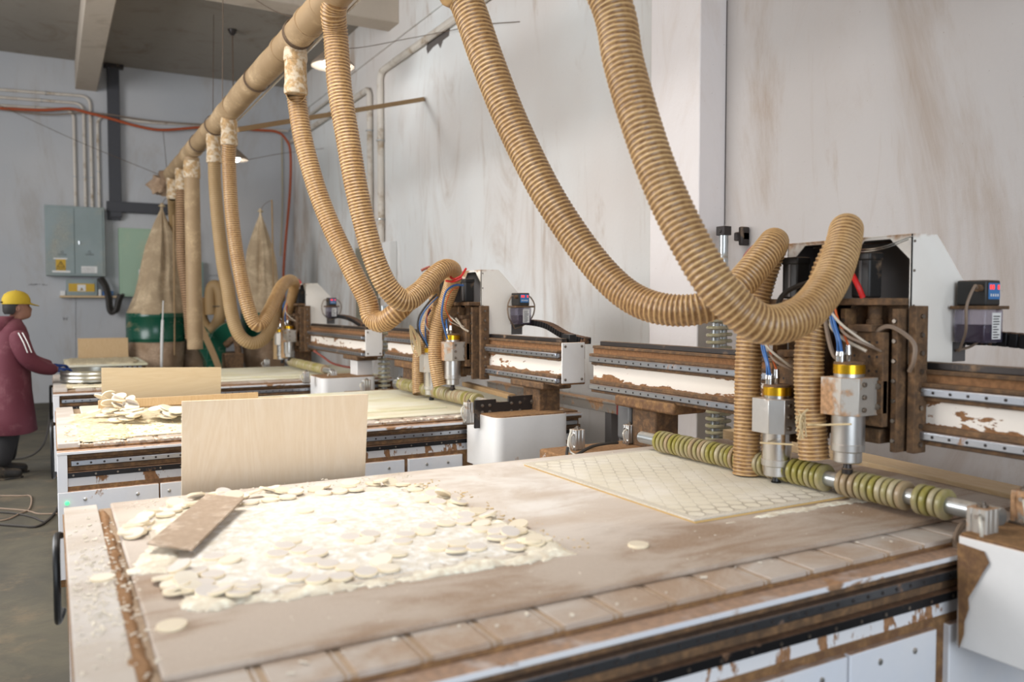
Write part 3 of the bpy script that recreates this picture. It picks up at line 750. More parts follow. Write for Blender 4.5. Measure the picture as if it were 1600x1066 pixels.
def router_gantry(Y0, gx, label, spans, rx=2.42, near_plate=True, y_near=-.56, y_far=2.30, cyls=(), wm=None, legdy=0, motor=True, legm=None, bracket=True):
    t = thing('router_gantry', (2.6+gx, Y0, 0), label, 'machine gantry')
    bx = 2.60+gx; ya, yb_ = Y0+y_near, Y0+y_far
    G().box(bx, bx+.16, ya, yb_, 1.035, 1.272).build('beam', M_web, t, bevel=.006)
    G().box(bx-.012, bx+.15, ya+.01, yb_-.01, 1.268, 1.283).build('top_plate', M_cakes, t, bevel=.003)
    G().box(bx+.01, bx+.05, ya+.03, yb_-.05, 1.283, 1.308).build('top_rack', M_darksteel, t, bevel=.003)
    G().box(bx-.035, bx+.01, ya+.01, yb_-.01, 1.225, 1.240).box(bx-.02, bx+.005, ya+.01, yb_-.01, 1.178, 1.192).build('rail_ledge', M_cakes, t, bevel=.004)
    G().box(bx-.03, bx+.01, ya+.01, yb_-.01, 1.076, 1.096).box(bx-.02, bx+.005, ya+.01, yb_-.01, 1.028, 1.045).build('rail_ledge', M_cakes, t, bevel=.004)
    railm = M_rail
    for z in (1.194, 1.045):
        G().box(bx-.040, bx-.0, ya+.015, yb_-.015, z, z+.030).build('linear_rail', railm, t, bevel=.005)
        repeat('rail_bolt', M_ink, t, [(.0052, 0), (.0052, .006)], (1, 0, 0), [(bx-.0413, ya+.05+.06*i, z+.015) for i in range(int((yb_-ya-.08)/.06))])
    if near_plate:
        e = G().box(bx-.01, bx+.15, ya-.010, ya, 1.045, 1.285).build('end_plate', M_white_clean, t, bevel=.004)
        repeat('plate_bolt', M_bolt, e, [(.008, 0), (.008, .004), (.005, .007)], (0, -1, 0), [(xx, ya-.010, z) for xx in (bx+.012, bx+.128) for z in (1.068, 1.262)], 12)
        G().box(bx+.06, bx+.11, ya+.02, ya+.10, 1.285, 1.33).build('end_stop', M_black, t, bevel=.003)
    # legs and brackets
    yl = Y0-.30+legdy
    G().box(bx+.0, bx+.15, yl, yl+.20, .80, 1.0).build('leg', legm or M_cakes, t, bevel=.006)
    G().box(bx-.04, bx+.17, yl-.10, yl+.30, .995, 1.037).build('leg_bracket', M_cakes, t, bevel=.01)
    G().box(bx-.03, bx+.16, yl-.02, yl+.22, .80, .83).build('leg_base', M_brown, t, bevel=.005)
    G().box(bx+.0, bx+.15, Y0+1.76, Y0+1.95, .78, 1.0).build('leg', M_cakes, t, bevel=.01)
    G().box(bx-.04, bx+.17, Y0+1.58, Y0+2.05, .98, 1.037).build('leg_bracket', M_brown, t, bevel=.012)
    # near housing: rounded white cover
    pts = []
    x0, x1, y0, y1, r = 2.235+gx, 2.745+gx, Y0-.42, Y0-.03, .06
    for cx, cy, a0 in ((x1-r, y0+r, -90), (x1-.01, y1-.01, 0), (x0+.01, y1-.01, 90), (x0+r, y0+r, 180)):
        rr_ = r if cy < y1-.02 else .01
        for k in range(7):
            a = math.radians(a0+90*k/6); pts.append((cx+rr_*math.cos(a), cy+rr_*math.sin(a)))
    G().prism(pts, 'xy', .53, .848).build('side_housing', M_white_clean, t, bevel=.003)
    pts2 = [(x*.985+.015*2.49, y*.985+.015*(Y0-.2)) for x, y in pts]
    G().prism(pts2, 'xy', .846, .856).build('housing_top_dust', M_brown, t, bevel=.004)
    # far base block
    G().box(2.12+gx, 2.98+gx, Y0+1.77, Y0+2.08, .52, .785).build('far_base', dirty_base, t, bevel=.01)
    # roller
    yr0, yr1 = Y0-.045, Y0+1.65
    r_ = G().cyl((rx, yr0, .88), (rx, yr1, .88), .027, n=20).build('press_roller', M_pipe, t, bevel=.002)
    wheels(r_, rx, .88, spans, .050, wm or M_wheel, int(Y0*10))
    # dark steel roller bracket
    poly = [(2.20+gx, .765), (2.36+gx, .765), (2.40+gx, .80), (2.77+gx, .80), (2.77+gx, .945), (2.385+gx, .94), (2.38+gx, .925), (2.20+gx, .93)]
    yp_ = Y0-.215
    if near_plate and bracket:
        pl = G().prism([(2.20+gx, .765), (2.36+gx, .765), (2.40+gx, .80), (2.76+gx, .80), (2.76+gx, .948), (2.43+gx, .948), (2.43+gx, .915), (2.345+gx, .915), (2.345+gx, .935), (2.20+gx, .935)], 'xz', yp_, yp_+.014).build('roller_bracket', M_darksteel, t, bevel=.002)
        for xx, zz, s in ((2.60, .905, 1), (2.68, .905, 1), (2.60, .845, 1), (2.68, .845, 1), (2.45, .905, .6), (2.51, .905, .6), (2.45, .855, .6), (2.51, .855, .6), (2.25, .90, .6), (2.30, .90, .6), (2.25, .86, .6), (2.30, .86, .6)):
            G().lathe([(.017*s, 0), (.017*s, .003), (.011*s, .0035), (.011*s, .012), (.006*s, .013)], (xx+gx, yp_, zz), (0, -1, 0), 14).build('bracket_bolt', M_bolt, pl)
        G().box(2.37+gx, 2.44+gx, yp_+.012, Y0-.03, .86, .90).build('roller_arm', M_darksteel, t, bevel=.003)
    for c in cyls: pneu(t, *c)
    if motor:
        mo = G().box(2.62+gx, 2.74+gx, Y0+1.99, Y0+2.11, .79, .985).build('drive_motor', plain('grey_motor_case', '6c6b6a', .5, .3), t, bevel=.02, seg=4)
    return t
dirty_base = dirty('white_base_under_dust', 'e0dcd6', '82603f', .6, 0, 7, .42, .47, 1, seed=15)

def spindle(parent, cx, cy, zt, tagm, ring_dust=False):
    'zt = top of the clamp'
    sp = G().lathe([(.055, -.25), (.055, -.10), (.05, -.10), (.05, .012)], (cx, cy, zt), n=32, caps=True).build('spindle', M_steel if not ring_dust else M_alu, parent, origin=(cx, cy, zt))
    G().lathe([(.043, -.296), (.047, -.293), (.047, -.258), (.056, -.255), (.0565, -.232), (.055, -.23)], (cx, cy, zt), n=32).build('spindle_nose', M_alu, sp, bevel=.001)
    G().lathe([(.012, -.338), (.018, -.336), (.019, -.320), (.015, -.317), (.012, -.29)], (cx, cy, zt), n=18).build('collet', M_black if not ring_dust else M_darksteel, sp)
    G().lathe([(.0525, .012), (.0525, .044)], (cx, cy, zt), n=32).build('gold_ring', M_gold, sp, bevel=.001)
    G().lathe([(.051, .044), (.050, .052), (.02, .056)], (cx, cy, zt), n=32).build('spindle_cap', M_cakes, sp)
    G().lathe([(.012, .05), (.012, .075), (.014, .078), (.010, .11), (.006, .112)], (cx-.012, cy-.005, zt), n=16).build('cable_gland', M_steel, sp)
    repeat('water_fitting', M_steel, sp, [(.008, .05), (.008, .072), (.0095, .074), (.007, .088)], (0, 0, 1), [(cx+dx, cy+dy, zt) for dx, dy in ((-.03, .022), (-.036, .002))], 12)
    poly = [(cx-.068, cy+.062), (cx-.068, cy-.022), (cx-.030, cy-.066), (cx+.075, cy-.066), (cx+.075, cy+.062)]
    cl = G().prism(poly, 'xy', zt-.13, zt).build('spindle_clamp', tagm, parent, bevel=.002)
    repeat('clamp_bolt', M_bolt, cl, [(.0085, 0), (.0085, .008), (.004, .0085)], (0, -1, 0), [(cx-.008, cy-.066, zt-.022-.043*k) for k in range(3)], 12)
    G().box(cx+.06, cx+.09, cy-.085, cy+.08, zt-.125, zt-.01).build('clamp_flange', M_cakes, cl, bevel=.002)
    repeat('flange_bolt', M_bolt, cl, [(.010, 0), (.010, .010), (.005, .011)], (-1, 0, 0), [(cx+.062, cy-.074, z) for z in (zt-.03, zt-.10)], 12)
    return sp

def spindle_carriage(Nn, gx, label, z2=1.255, z1=1.15, c1m=None, c2m=None, sy2=.13, sy1=.455, W=.54):
    t = thing('spindle_carriage', (2.55+gx, Nn, 0), label, 'router head')
    xh = 2.55+gx; F = Nn+W
    side = [(xh, 1.285), (xh, 1.745), (xh+.135, 1.747), (xh+.172, 1.712), (xh+.335, 1.545), (xh+.335, 1.372), (xh+.235, 1.372), (xh+.235, 1.285)]
    hd = G().prism(side, 'xz', Nn, Nn+.004).build('hood', M_hood, t)
    G().prism(side, 'xz', F-.004, F).build('hood_far_side', M_hood, hd)
    tp = [(xh, 1.745), (xh+.135, 1.747), (xh+.172, 1.712), (xh+.335, 1.545), (xh+.335, 1.372)]
    b = G()
    for (a, c), (d, e) in zip(tp, tp[1:]):
        b.slab([(a, Nn+.004, c), (a, F-.004, c), (d, F-.004, e), (d, Nn+.004, e)], (-.0015, 0, -.003))
    b.build('hood_top', M_hood, hd)
    # front frame with chamfered opening
    zt, zb = 1.744, 1.50; ym = Nn+W*.5
    outer = [(Nn, zb), (Nn, zt), (F, zt), (F, zb)]
    b = G()
    b.slab([(xh, Nn, zt), (xh, F, zt), (xh, F, zt-.012), (xh, Nn, zt-.012)], (.004, 0, 0))
    for y0, s in ((Nn, 1), (F, -1)):
        b.slab([(xh, y0, zt-.012), (xh, y0+s*.085, zt-.012), (xh, y0+s*.008, zt-.085), (xh, y0, zt-.085)], (.004, 0, 0))
        b.slab([(xh, y0, zt-.085), (xh, y0+s*.008, zt-.085), (xh, y0+s*.008, zb-.2), (xh, y0, zb-.2)], (.004, 0, 0))
    b.slab([(xh, ym-.08, zt-.012), (xh, ym+.08, zt-.012), (xh, ym+.006, zt-.09), (xh, ym-.006, zt-.09)], (.004, 0, 0))
    b.build('front_frame', M_hood, hd)
    G().box(xh+.13, xh+.14, Nn+.008, F-.008, 1.29, 1.73).box(xh+.006, xh+.135, Nn+.0045, Nn+.007, 1.29, 1.738).box(xh+.006, xh+.13, F-.012, F-.006, 1.29, 1.735).box(xh+.006, xh+.13, Nn+.01, F-.01, 1.734, 1.7375).build('hood_lining', M_gunmetal, hd)
    repeat('hood_screw', M_bolt, hd, [(.005, 0), (.004, .004)], (0, -1, 0), [(xh+.012, Nn, z) for z in (1.72, 1.62, 1.5, 1.42, 1.32)])
    for cy, m2 in ((Nn+sy2, 0), (Nn+sy1, 1)):
        mo = G().box(xh-.05, xh+.02, cy+.002, cy+.078, 1.528, 1.665).build('servo_motor', M_blackdust, t, bevel=.008, seg=3)
        G().box(xh-.053, xh+.023, cy-.001, cy+.081, 1.66, 1.688).build('motor_end_cap', M_blackdust, mo, bevel=.006)
        G().box(xh-.052, xh-.049, cy+.034, cy+.044, 1.535, 1.66).build('motor_seam', M_gunmetal, mo)
        G().box(xh-.085, xh+.12, max(cy-.125, Nn+.012), cy+.11, 1.502, 1.526).build('motor_plate', M_cakes, t, bevel=.002)
        G().lathe([(.028, 1.415), (.028, 1.45), (.024, 1.452), (.024, 1.50)], (xh-.02, cy, 0), n=20).build('shaft_coupler', M_cakes, t, bevel=.001)
        bp = G().box(xh+.005, xh+.035, cy-.12, cy+.12, 1.02, 1.502).build('slide_back', M_cakes, t, bevel=.003)
        for s in (-1, 1):
            sb = G().box(xh-.055, xh+.005, cy+s*.105-.012, cy+s*.105+.012, 1.0, 1.49).build('slide_rail', M_brown if s > 0 else M_cakes, t, bevel=.003)
            repeat('slide_bolt', M_bolt, sb, [(.008, 0), (.007, .006)], (-1, 0, 0), [(xh-.055, cy+s*.105, 1.04+.068*k) for k in range(7)])
        zz = (z1 if m2 else z2)
        mp = G().box(xh-.085, xh-.055, cy-.085, cy+.085, zz-.17, zz+.155).box(xh-.10, xh+.0, cy-.05, cy+.05, zz+.155, zz+.18).build('spindle_plate', M_cakes, t, bevel=.003)
        repeat('bolt_hole', M_ink, mp, [(.0048, 0), (.0048, .005)], (1, 0, 0), [(xh-.0858, cy+iy, zz+iz) for iy in (-.06, -.03, .03, .06) for iz in (.12, .07, .02, -.04, -.09)], 8)
        G().box(xh-.05, xh+.01, cy-.05, cy+.05, 1.02, 1.07).build('screw_bearing', M_cakes, t, bevel=.004)
        spindle(t, xh-.15, cy, zz, (c1m if m2 else c2m) or M_alu_dusty, not m2)
    # near-side vertical bar
    nb = G().box(xh-.02, xh+.045, Nn-.035, Nn-.006, 1.0, 1.50).build('edge_bar', M_cakes, t, bevel=.003)
    repeat('bar_bolt', M_bolt, nb, [(.009, 0), (.008, .007)], (0, -1, 0), [(xh+.01, Nn-.035, 1.03+.062*k) for k in range(8)])
    # lubrication pump
    px0, py1 = xh+.225, Nn-.012
    br = G().box(px0-.03, px0+.115, py1-.125, py1, 1.488, 1.500).build('pump_shelf', M_cakes, t, bevel=.002)
    pb = G().box(px0, px0+.085, py1-.11, py1-.005, 1.50, 1.588).build('oil_pump', M_blackdust, t, bevel=.006)
    G().box(px0+.012, px0+.078, py1-.1125, py1-.11, 1.522, 1.578).build('display', M_display, pb, bevel=.002)
    b = G()
    for k in range(4):
        if k == 2: continue
        xx = px0+.018+.015*k; b.box(xx, xx+.010, py1-.1135, py1-.1125, 1.556, 1.572)
    b.build('digits', M_led, pb)
    b = G()
    for k in range(4): b.box(px0+.022+.013*k, px0+.028+.013*k, py1-.1135, py1-.1125, 1.532, 1.541)
    b.build('buttons', M_paper, pb)
    G().box(px0-.010, px0+.098, py1-.115, py1-.004, 1.372, 1.488).build('reservoir', M_tank, pb, bevel=.006)
    G().box(px0-.004, px0+.092, py1-.109, py1-.010, 1.378, 1.435).build('oil', M_oil, pb, bevel=.004)
    pl = G().box(px0+.03, px0+.080, py1-.1165, py1-.115, 1.385, 1.476).build('paper_label', M_paper, pb)
    b = G()
    for k in range(9): b.box(px0+.035, px0+.035+rnd.uniform(.02, .04), py1-.1175, py1-.1165, 1.39+.009*k, 1.3935+.009*k)
    # print lines stay on the label
    b.build('print_lines', M_ink, pb)
    G().cyl((px0-.02, py1-.09, 1.56), (px0+.002, py1-.09, 1.56), .012, n=12).build('pump_fitting', M_cakes, pb)
    G().tube(spline([(px0-.02, py1-.09, 1.56), (px0-.05, py1-.10, 1.565), (px0-.075, py1-.09, 1.50), (px0-.06, py1-.08, 1.42), (px0-.0, py1-.03, 1.37), (px0+.03, py1, 1.34)], 8), .005, 6).build('oil_tube', M_greycable, pb)
    G().tube(spline([(px0+.085, py1-.05, 1.565), (px0+.12, py1-.06, 1.56), (px0+.155, py1-.06, 1.50), (px0+.14, py1-.05, 1.42), (px0+.08, py1-.02, 1.36), (px0+.04, py1+.02, 1.34)], 8), .005, 6).build('oil_tube', M_greycable, pb)
    # rear shelf and tubes under the pump
    G().box(xh+.235, xh+.33, Nn+.01, Nn+.4, 1.30, 1.372).build('rear_box', M_gunmetal, t, bevel=.003)
    return t

def wires(parent, lst):
    for name, m, r, pts in lst: G().tube(spline(pts, 8), r, 6).build(name, m, parent)

# ---- nearest machine
dg = atY(1325, 1001, 1.43).x
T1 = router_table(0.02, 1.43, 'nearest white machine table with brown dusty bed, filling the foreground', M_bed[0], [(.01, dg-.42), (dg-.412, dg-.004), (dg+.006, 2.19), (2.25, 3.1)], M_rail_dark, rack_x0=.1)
G1 = router_gantry(1.43, 0.0, 'gantry over the nearest table with spaced yellow-green roller discs at right', [(1.56, 1.66), (1.70, 1.95), (2.02, 2.17), (2.19, 2.27), (2.30, 2.94)], 2.425, False,
                   cyls=[(2.31, 1.375, .822, .925, .062, M_alu_dusty), (2.50, 1.36, .86, .955, .06, M_alu_dusty), (2.275, 3.40, .785, .885, .06), (2.60, 3.40, .79, .885, .05)], legdy=-.22)
C1 = spindle_carriage(1.78, 0.0, 'white-hooded router head with two spindles nearest the camera', c1m=M_alu, sy2=.125, sy1=.445)
# ---- middle machine
g2 = atY(635, 735, 4.6).x
T2 = router_table(0.01, 4.60, 'middle machine table behind the tall pale birch board', M_bed[1], [(.01, .47), (.478, .62), (.63, g2-.012), (g2+.012, 2.22), (2.3, 3.0)], M_rail, 3.12)
G2 = router_gantry(4.60, 0.0, 'gantry of the middle machine with square white end plate and bolted steel bracket', [(4.78, 6.12)], 2.42,
                   cyls=[(2.165, 4.40, .80, .925, .05), (2.275, 6.54, .785, .885, .06), (2.60, 6.60, .79, .885, .05)])
C2 = spindle_carriage(4.985, 0.0, 'white-hooded router head of the middle machine under the elbowed hoses', sy2=.14, sy1=.50, W=.58)
# ---- far machine
T3 = router_table(0.0, 7.66, 'farthest machine table behind the beige upright board', M_bed[2], [(.0, .9), (.91, 2.0), (2.01, 2.9)], M_rail, 2.95)
G3 = router_gantry(7.66, -.13, 'gantry of the farthest machine with small white end plate', [(7.85, 9.15)], 2.31, legm=M_white_clean, bracket=False,
                   cyls=[(2.02, 7.45, .80, .90, .05), (2.27, 7.44, .80, .90, .055), (2.15, 9.60, .785, .885, .06)])
C3 = spindle_carriage(8.93, -.13, 'white-hooded router head of the farthest machine beside the canvas bags', z2=1.235, z1=1.19, sy2=.13, sy1=.45)

# M1 cable chains etc.
chain(G1, [(2.80, 1.95, 1.36), (2.90, 1.75, 1.385), (2.90, 1.50, 1.37), (2.88, 1.20, 1.33), (2.86, .9, 1.30)], .06, .05)
chain(G2, [(2.84, 5.2, 1.36), (2.90, 5.0, 1.385), (2.90, 4.7, 1.37), (2.86, 4.4, 1.31), (2.83, 4.10, 1.285)], .06, .04)
chain(G3, [(2.70, 9.1, 1.36), (2.76, 8.8, 1.385), (2.74, 8.3, 1.36), (2.70, 7.8, 1.30), (2.68, 7.3, 1.285)], .06, .04)

# ---- wires on the heads
def head_wires(C, xh, y2, y1, z2, z1, clamp=True):
    x = xh-.15
    L = []
    for cy, zt in ((y2, z2), (y1, z1)):
        L += [('air_tube', M_blue, .0055, [(x-.030, cy+.022, zt+.08), (x-.032, cy+.025, zt+.13), (x-.02, cy+.06, zt+.19), (x+.0, cy+.085, zt+.26), (x+.04, cy+.10, zt+.32)]),
              ('air_tube', M_blue, .0055, [(x-.036, cy+.002, zt+.08), (x-.040, cy+.010, zt+.13), (x-.025, cy+.045, zt+.19), (x-.005, cy+.075, zt+.26), (x+.03, cy+.095, zt+.33)]),
              ('wire', M_orangewire, .004, [(x-.012, cy-.005, zt+.11), (x-.013, cy+.02, zt+.16), (x-.01, cy+.05, zt+.22), (x+.0, cy+.07, zt+.29), (x+.04, cy+.085, zt+.34)]),
              ('wire', M_whitecable, .005, [(x+.065, cy-.05, zt+.10), (x+.02, cy-.03, zt+.13), (x-.02, cy+.03, zt+.19), (x-.01, cy+.08, zt+.25), (x+.02, cy+.09, zt+.33)]),
              ('wire', M_greycable, .005, [(x+.065, cy-.075, zt+.09), (x+.01, cy-.07, zt+.11), (x-.03, cy-.02, zt+.14), (x+.0, cy+.04, zt+.17), (x+.06, cy+.02, zt+.15)])]
    wires(C, L)
head_wires(C1, 2.55, 1.905, 2.225, 1.255, 1.15)
head_wires(C2, 2.55, 5.125, 5.485, 1.255, 1.15)
head_wires(C3, 2.42, 9.06, 9.38, 1.235, 1.19)
wires(C1, [('red_tube', M_red, .009, [(2.44, 2.02, 1.70), (2.43, 1.98, 1.672), (2.42, 1.93, 1.63), (2.425, 1.895, 1.57), (2.44, 1.885, 1.528)]),
           ('red_tube', M_red, .009, [(2.40, 2.06, 1.60), (2.385, 2.035, 1.56), (2.39, 2.035, 1.50), (2.40, 2.035, 1.46)]),
           ('red_tube', M_redbrown, .010, [at(1160, 420, 3.3), at(1165, 400, 3.3), at(1180, 385, 3.3), at(1200, 380, 3.3)]),
           ('tie_wire', M_steel, .002, [(2.47, 2.05, 1.70), (2.48, 1.96, 1.69), (2.50, 1.86, 1.695), (2.545, 1.79, 1.725)]),
           ('tie_wire', M_steel, .002, [(2.47, 2.05, 1.715), (2.48, 1.96, 1.70), (2.49, 1.86, 1.70), (2.545, 1.775, 1.735)]),
           ('cable', M_greycable, .008, [(2.48, 1.88, 1.40), (2.47, 1.80, 1.43), (2.50, 1.735, 1.38), (2.50, 1.73, 1.32), (2.52, 1.76, 1.28)]),
           ('cable', M_whitecable, .006, [(2.40, 1.99, 1.45), (2.39, 1.97, 1.42), (2.40, 1.92, 1.38), (2.43, 1.86, 1.345)]),
           ('cable', M_greycable, .008, [(2.44, 2.02, 1.50), (2.39, 2.0, 1.46), (2.38, 1.98, 1.40), (2.38, 1.955, 1.33), (2.39, 1.93, 1.31)]),
           ('cable', M_greycable, .008, [(2.46, 2.03, 1.52), (2.41, 2.015, 1.47), (2.39, 1.99, 1.40), (2.385, 1.96, 1.33), (2.39, 1.935, 1.31)]),
           ('cable', M_darkcable, .010, [at(1268, 440, 3.0), at(1240, 450, 3.0), at(1222, 463, 2.98), at(1212, 485, 2.98)]),
           ])
wires(C2, [('red_tube', M_red, .008, [at(702, 430, 5.35), at(708, 436, 5.3), at(720, 432, 5.3), at(728, 420, 5.35)]),
           ('red_tube', M_red, .008, [at(697, 439, 5.35), at(708, 440, 5.3), at(722, 434, 5.3)]),
           ('red_tube', M_redbrown, .010, [at(658, 423, 5.7), at(664, 420, 5.7), at(672, 417, 5.7)]),
           ('air_tube', M_blue, .007, [at(724, 446, 5.45), at(710, 446, 5.4), at(697, 456, 5.38), at(691, 480, 5.38), at(691, 500, 5.4), at(699, 530, 5.45)]),
           ('wire', M_orangewire, .004, [at(716, 449, 5.45), at(704, 456, 5.38), at(696, 478, 5.38), at(699, 490, 5.4), at(706, 502, 5.45)]),
           ('cable', M_darkcable, .007, [at(682, 460, 5.7), at(668, 475, 5.6), at(655, 495, 5.6), at(653, 515, 5.6), at(660, 530, 5.65), at(668, 542, 5.7)]),
           ('air_tube', M_blue, .005, [at(684, 464, 5.7), at(670, 478, 5.6), at(658, 496, 5.6), at(656, 515, 5.6), at(663, 530, 5.65), at(670, 543, 5.7)]),
           ('cable', M_whitecable, .006, [at(712, 497, 5.5), at(718, 505, 5.5), at(722, 512, 5.5), at(732, 518, 5.5)])])
wires(C3, [('red_tube', M_red, .010, [at(452, 432, 9.2), at(462, 435, 9.2), at(470, 442, 9.2), at(465, 450, 9.1), at(456, 454, 9.1)]),
           ('air_tube', M_blue, .010, [at(452, 465, 9.2), at(444, 475, 9.2), at(443, 490, 9.2), at(448, 503, 9.2)]),
           ('cable', M_whitecable, .009, [at(462, 463, 9.2), at(450, 466, 9.2), at(448, 480, 9.2), at(455, 495, 9.2), at(464, 502, 9.2)])])
cb = [at(u, v, d) for u, v, d in ((1495, 850, 2.55), (1508, 868, 2.5), (1530, 885, 2.45), (1552, 897, 2.42), (1566, 898, 2.4))]
wires(G1, [('air_tube', M_greycable, .010, [at(1522, 815, 2.62), at(1504, 820, 2.52), at(1492, 846, 2.48), at(1502, 868, 2.44), at(1530, 886, 2.42), at(1556, 898, 2.40), at(1578, 894, 2.40)]),
           ('air_tube', M_clear, .006, [at(1512, 812, 2.52), at(1524, 835, 2.46), at(1532, 862, 2.42), at(1545, 884, 2.40)]),
           ('cable', M_darkcable, .006, [at(1530, 850, 2.5), at(1545, 862, 2.44), at(1548, 878, 2.42), at(1540, 888, 2.42), at(1530, 880, 2.44)]),
           ('cable', M_darkcable, .008, [at(887, 700, 3.9), at(886, 712, 3.86), at(893, 717, 3.84), at(903, 710, 3.86), at(925, 698, 3.95), at(950, 693, 4.0), at(965, 692, 4.05)]),
           ('air_tube', M_clear, .005, [at(893, 672, 4.0), at(888, 690, 3.95), at(890, 705, 3.9), at(900, 712, 3.86)])])

q = [(1497, 848), (1538, 862), (1546, 880), (1536, 895), (1527, 912), (1513, 935), (1514, 952), (1507, 972), (1506, 992), (1499, 1012)]
G().slab([atX(u, v, 2.232) for u, v in q], (-.004, 0, 0)).build('dust_crust', M_brown, G1)

pg = at(1566, 896, 2.40)
G().cyl(pg+Vector((-.012, 0, .006)), pg+Vector((.045, -.02, .004)), .016, n=16).lathe([(.020, 0), (.020, .014)], pg+Vector((.02, -.008, .005)), (.9, -.4, 0), 12).build('cable_plug', M_cakes, G1)

# ---------------------------------------------------------------- overhead duct and hoses
DX, DZ, DR = 1.5, 3.34, .098
t = thing('overhead_duct', (DX, 6, DZ), 'long brown overhead dust duct running above the machines', 'duct')
b = G(); pts = []; y = 1.6
rr = random.Random(3)
while y < 12.7:
    pts.append(Vector((DX+rr.uniform(-.006, .006), y, DZ+rr.uniform(-.006, .006)))); y += .35
G().tube(pts, [DR*rr.uniform(.98, 1.03) for _ in pts], 28).build('duct_tube', M_duct, t)
for y in (2.0, 3.6, 5.35, 5.0, 6.0, 7.9, 8.35, 9.2, 10.2, 10.75):
    G().tube([(DX, y, DZ), (DX+.002, y+.04+rr.random()*.05, DZ)], DR*1.045, 28).build('tape_band', M_duct, t)
for y in (5.62, 6.9, 8.85, 9.9):
    for k in range(3):
        G().tube([Vector((DX+1.06*DR*math.cos(a), y+k*.02+.02*math.sin(a), DZ+1.06*DR*math.sin(a))) for a in [i*PI/12 for i in range(24)]], .003, 5, closed=True).build('binding_wire', M_wire, t)
# crumpled cloth tied over the end
e = G(); rings = []
for j, (yy, r) in enumerate(((12.55, .11), (12.68, .125), (12.76, .10), (12.82, .05), (12.88, .12), (12.98, .15), (13.05, .09))):
    rings.append([Vector((DX-.03*max(0, j-2)+r*(1+.3*math.sin(5*a+j))*math.cos(a), yy, DZ-.02*j+r*(1+.25*math.cos(4*a+2*j))*math.sin(a))) for a in [i*PI/10 for i in range(20)]])
e.loft(rings); e.build('end_cloth', M_cloth_d, t)
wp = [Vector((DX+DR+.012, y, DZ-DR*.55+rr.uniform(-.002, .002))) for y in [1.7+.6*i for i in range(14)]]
tag(G().tube(wp, .009, 6).build('white_duct_strip', plain('plain_white_strip', 'f4f2ee', .35)), 'thin white strip running along the underside of the overhead duct', 'cable')  # thin white strip along the lower right edge of the duct

def rib_hose(name, label, pts, R, pitch, mat, depth=.05, group=None, n=26, collar=None, per=6):
    P = spline(pts, 16)
    def step(s):
        return (pitch[0]*(1-s)+pitch[1]*s)/per
    L = resample(P, step); m = len(L)
    def rad(s):
        k = s*(len(R)-1); i = min(int(k), len(R)-2); f = k-i; return R[i]*(1-f)+R[i+1]*f
    vs = []; fs = []; at_ = []; T = []
    for i in range(m):
        T.append((L[min(i+1, m-1)][0]-L[max(i-1, 0)][0]).normalized())
    u = T[0].orthogonal().normalized()
    for i in range(m):
        p, s = L[i]
        if i:
            q = T[i-1].rotation_difference(T[i]); u = q @ u; u = (u-T[i]*u.dot(T[i])).normalized()
        bb = T[i].cross(u); k = (1.0, .45, .08, 0, .08, .45)[i % per]      # 1 on the crest, 0 in the crease
        r = rad(s)*(1-depth+depth*k)
        for j in range(n):
            a = 2*PI*j/n; vs.append(p+(u*math.cos(a)+bb*math.sin(a))*r); at_.append(k)
    for i in range(m-1):
        for j in range(n):
            k = (j+1) % n; fs.append((i*n+j, i*n+k, (i+1)*n+k, (i+1)*n+j))
    o0 = Vector(pts[0])
    me = bpy.data.meshes.new(name); me.from_pydata([tuple(v-o0) for v in vs], [], fs)
    A = me.attributes.new('rib', 'FLOAT', 'POINT'); A.data.foreach_set('value', at_)
    me.polygons.foreach_set('use_smooth', [True]*len(me.polygons)); me.materials.append(mat)
    md = bpy.data.objects.new(name, me); S.collection.objects.link(md); md.location = o0
    sm = md.modifiers.new('wall', 'SOLIDIFY'); sm.thickness = .003
    tag(md, label, 'hose', group)
    if collar:
        r, z0, z1 = collar; c = Vector(pts[0])
        G().cyl((c.x, c.y, z0), (c.x, c.y, z1), r*.98, n=28).lathe([(r*1.0, 0), (r*1.05, .01), (r*1.03, .06), (r, .07)], (c.x, c.y, z0-.01), n=28).lathe([(r*1.02, 0), (r*1.06, .02), (r*1.02, .07)], (c.x, c.y, z1-.09), n=28).build('tape_collar', M_tape, md)
    return md

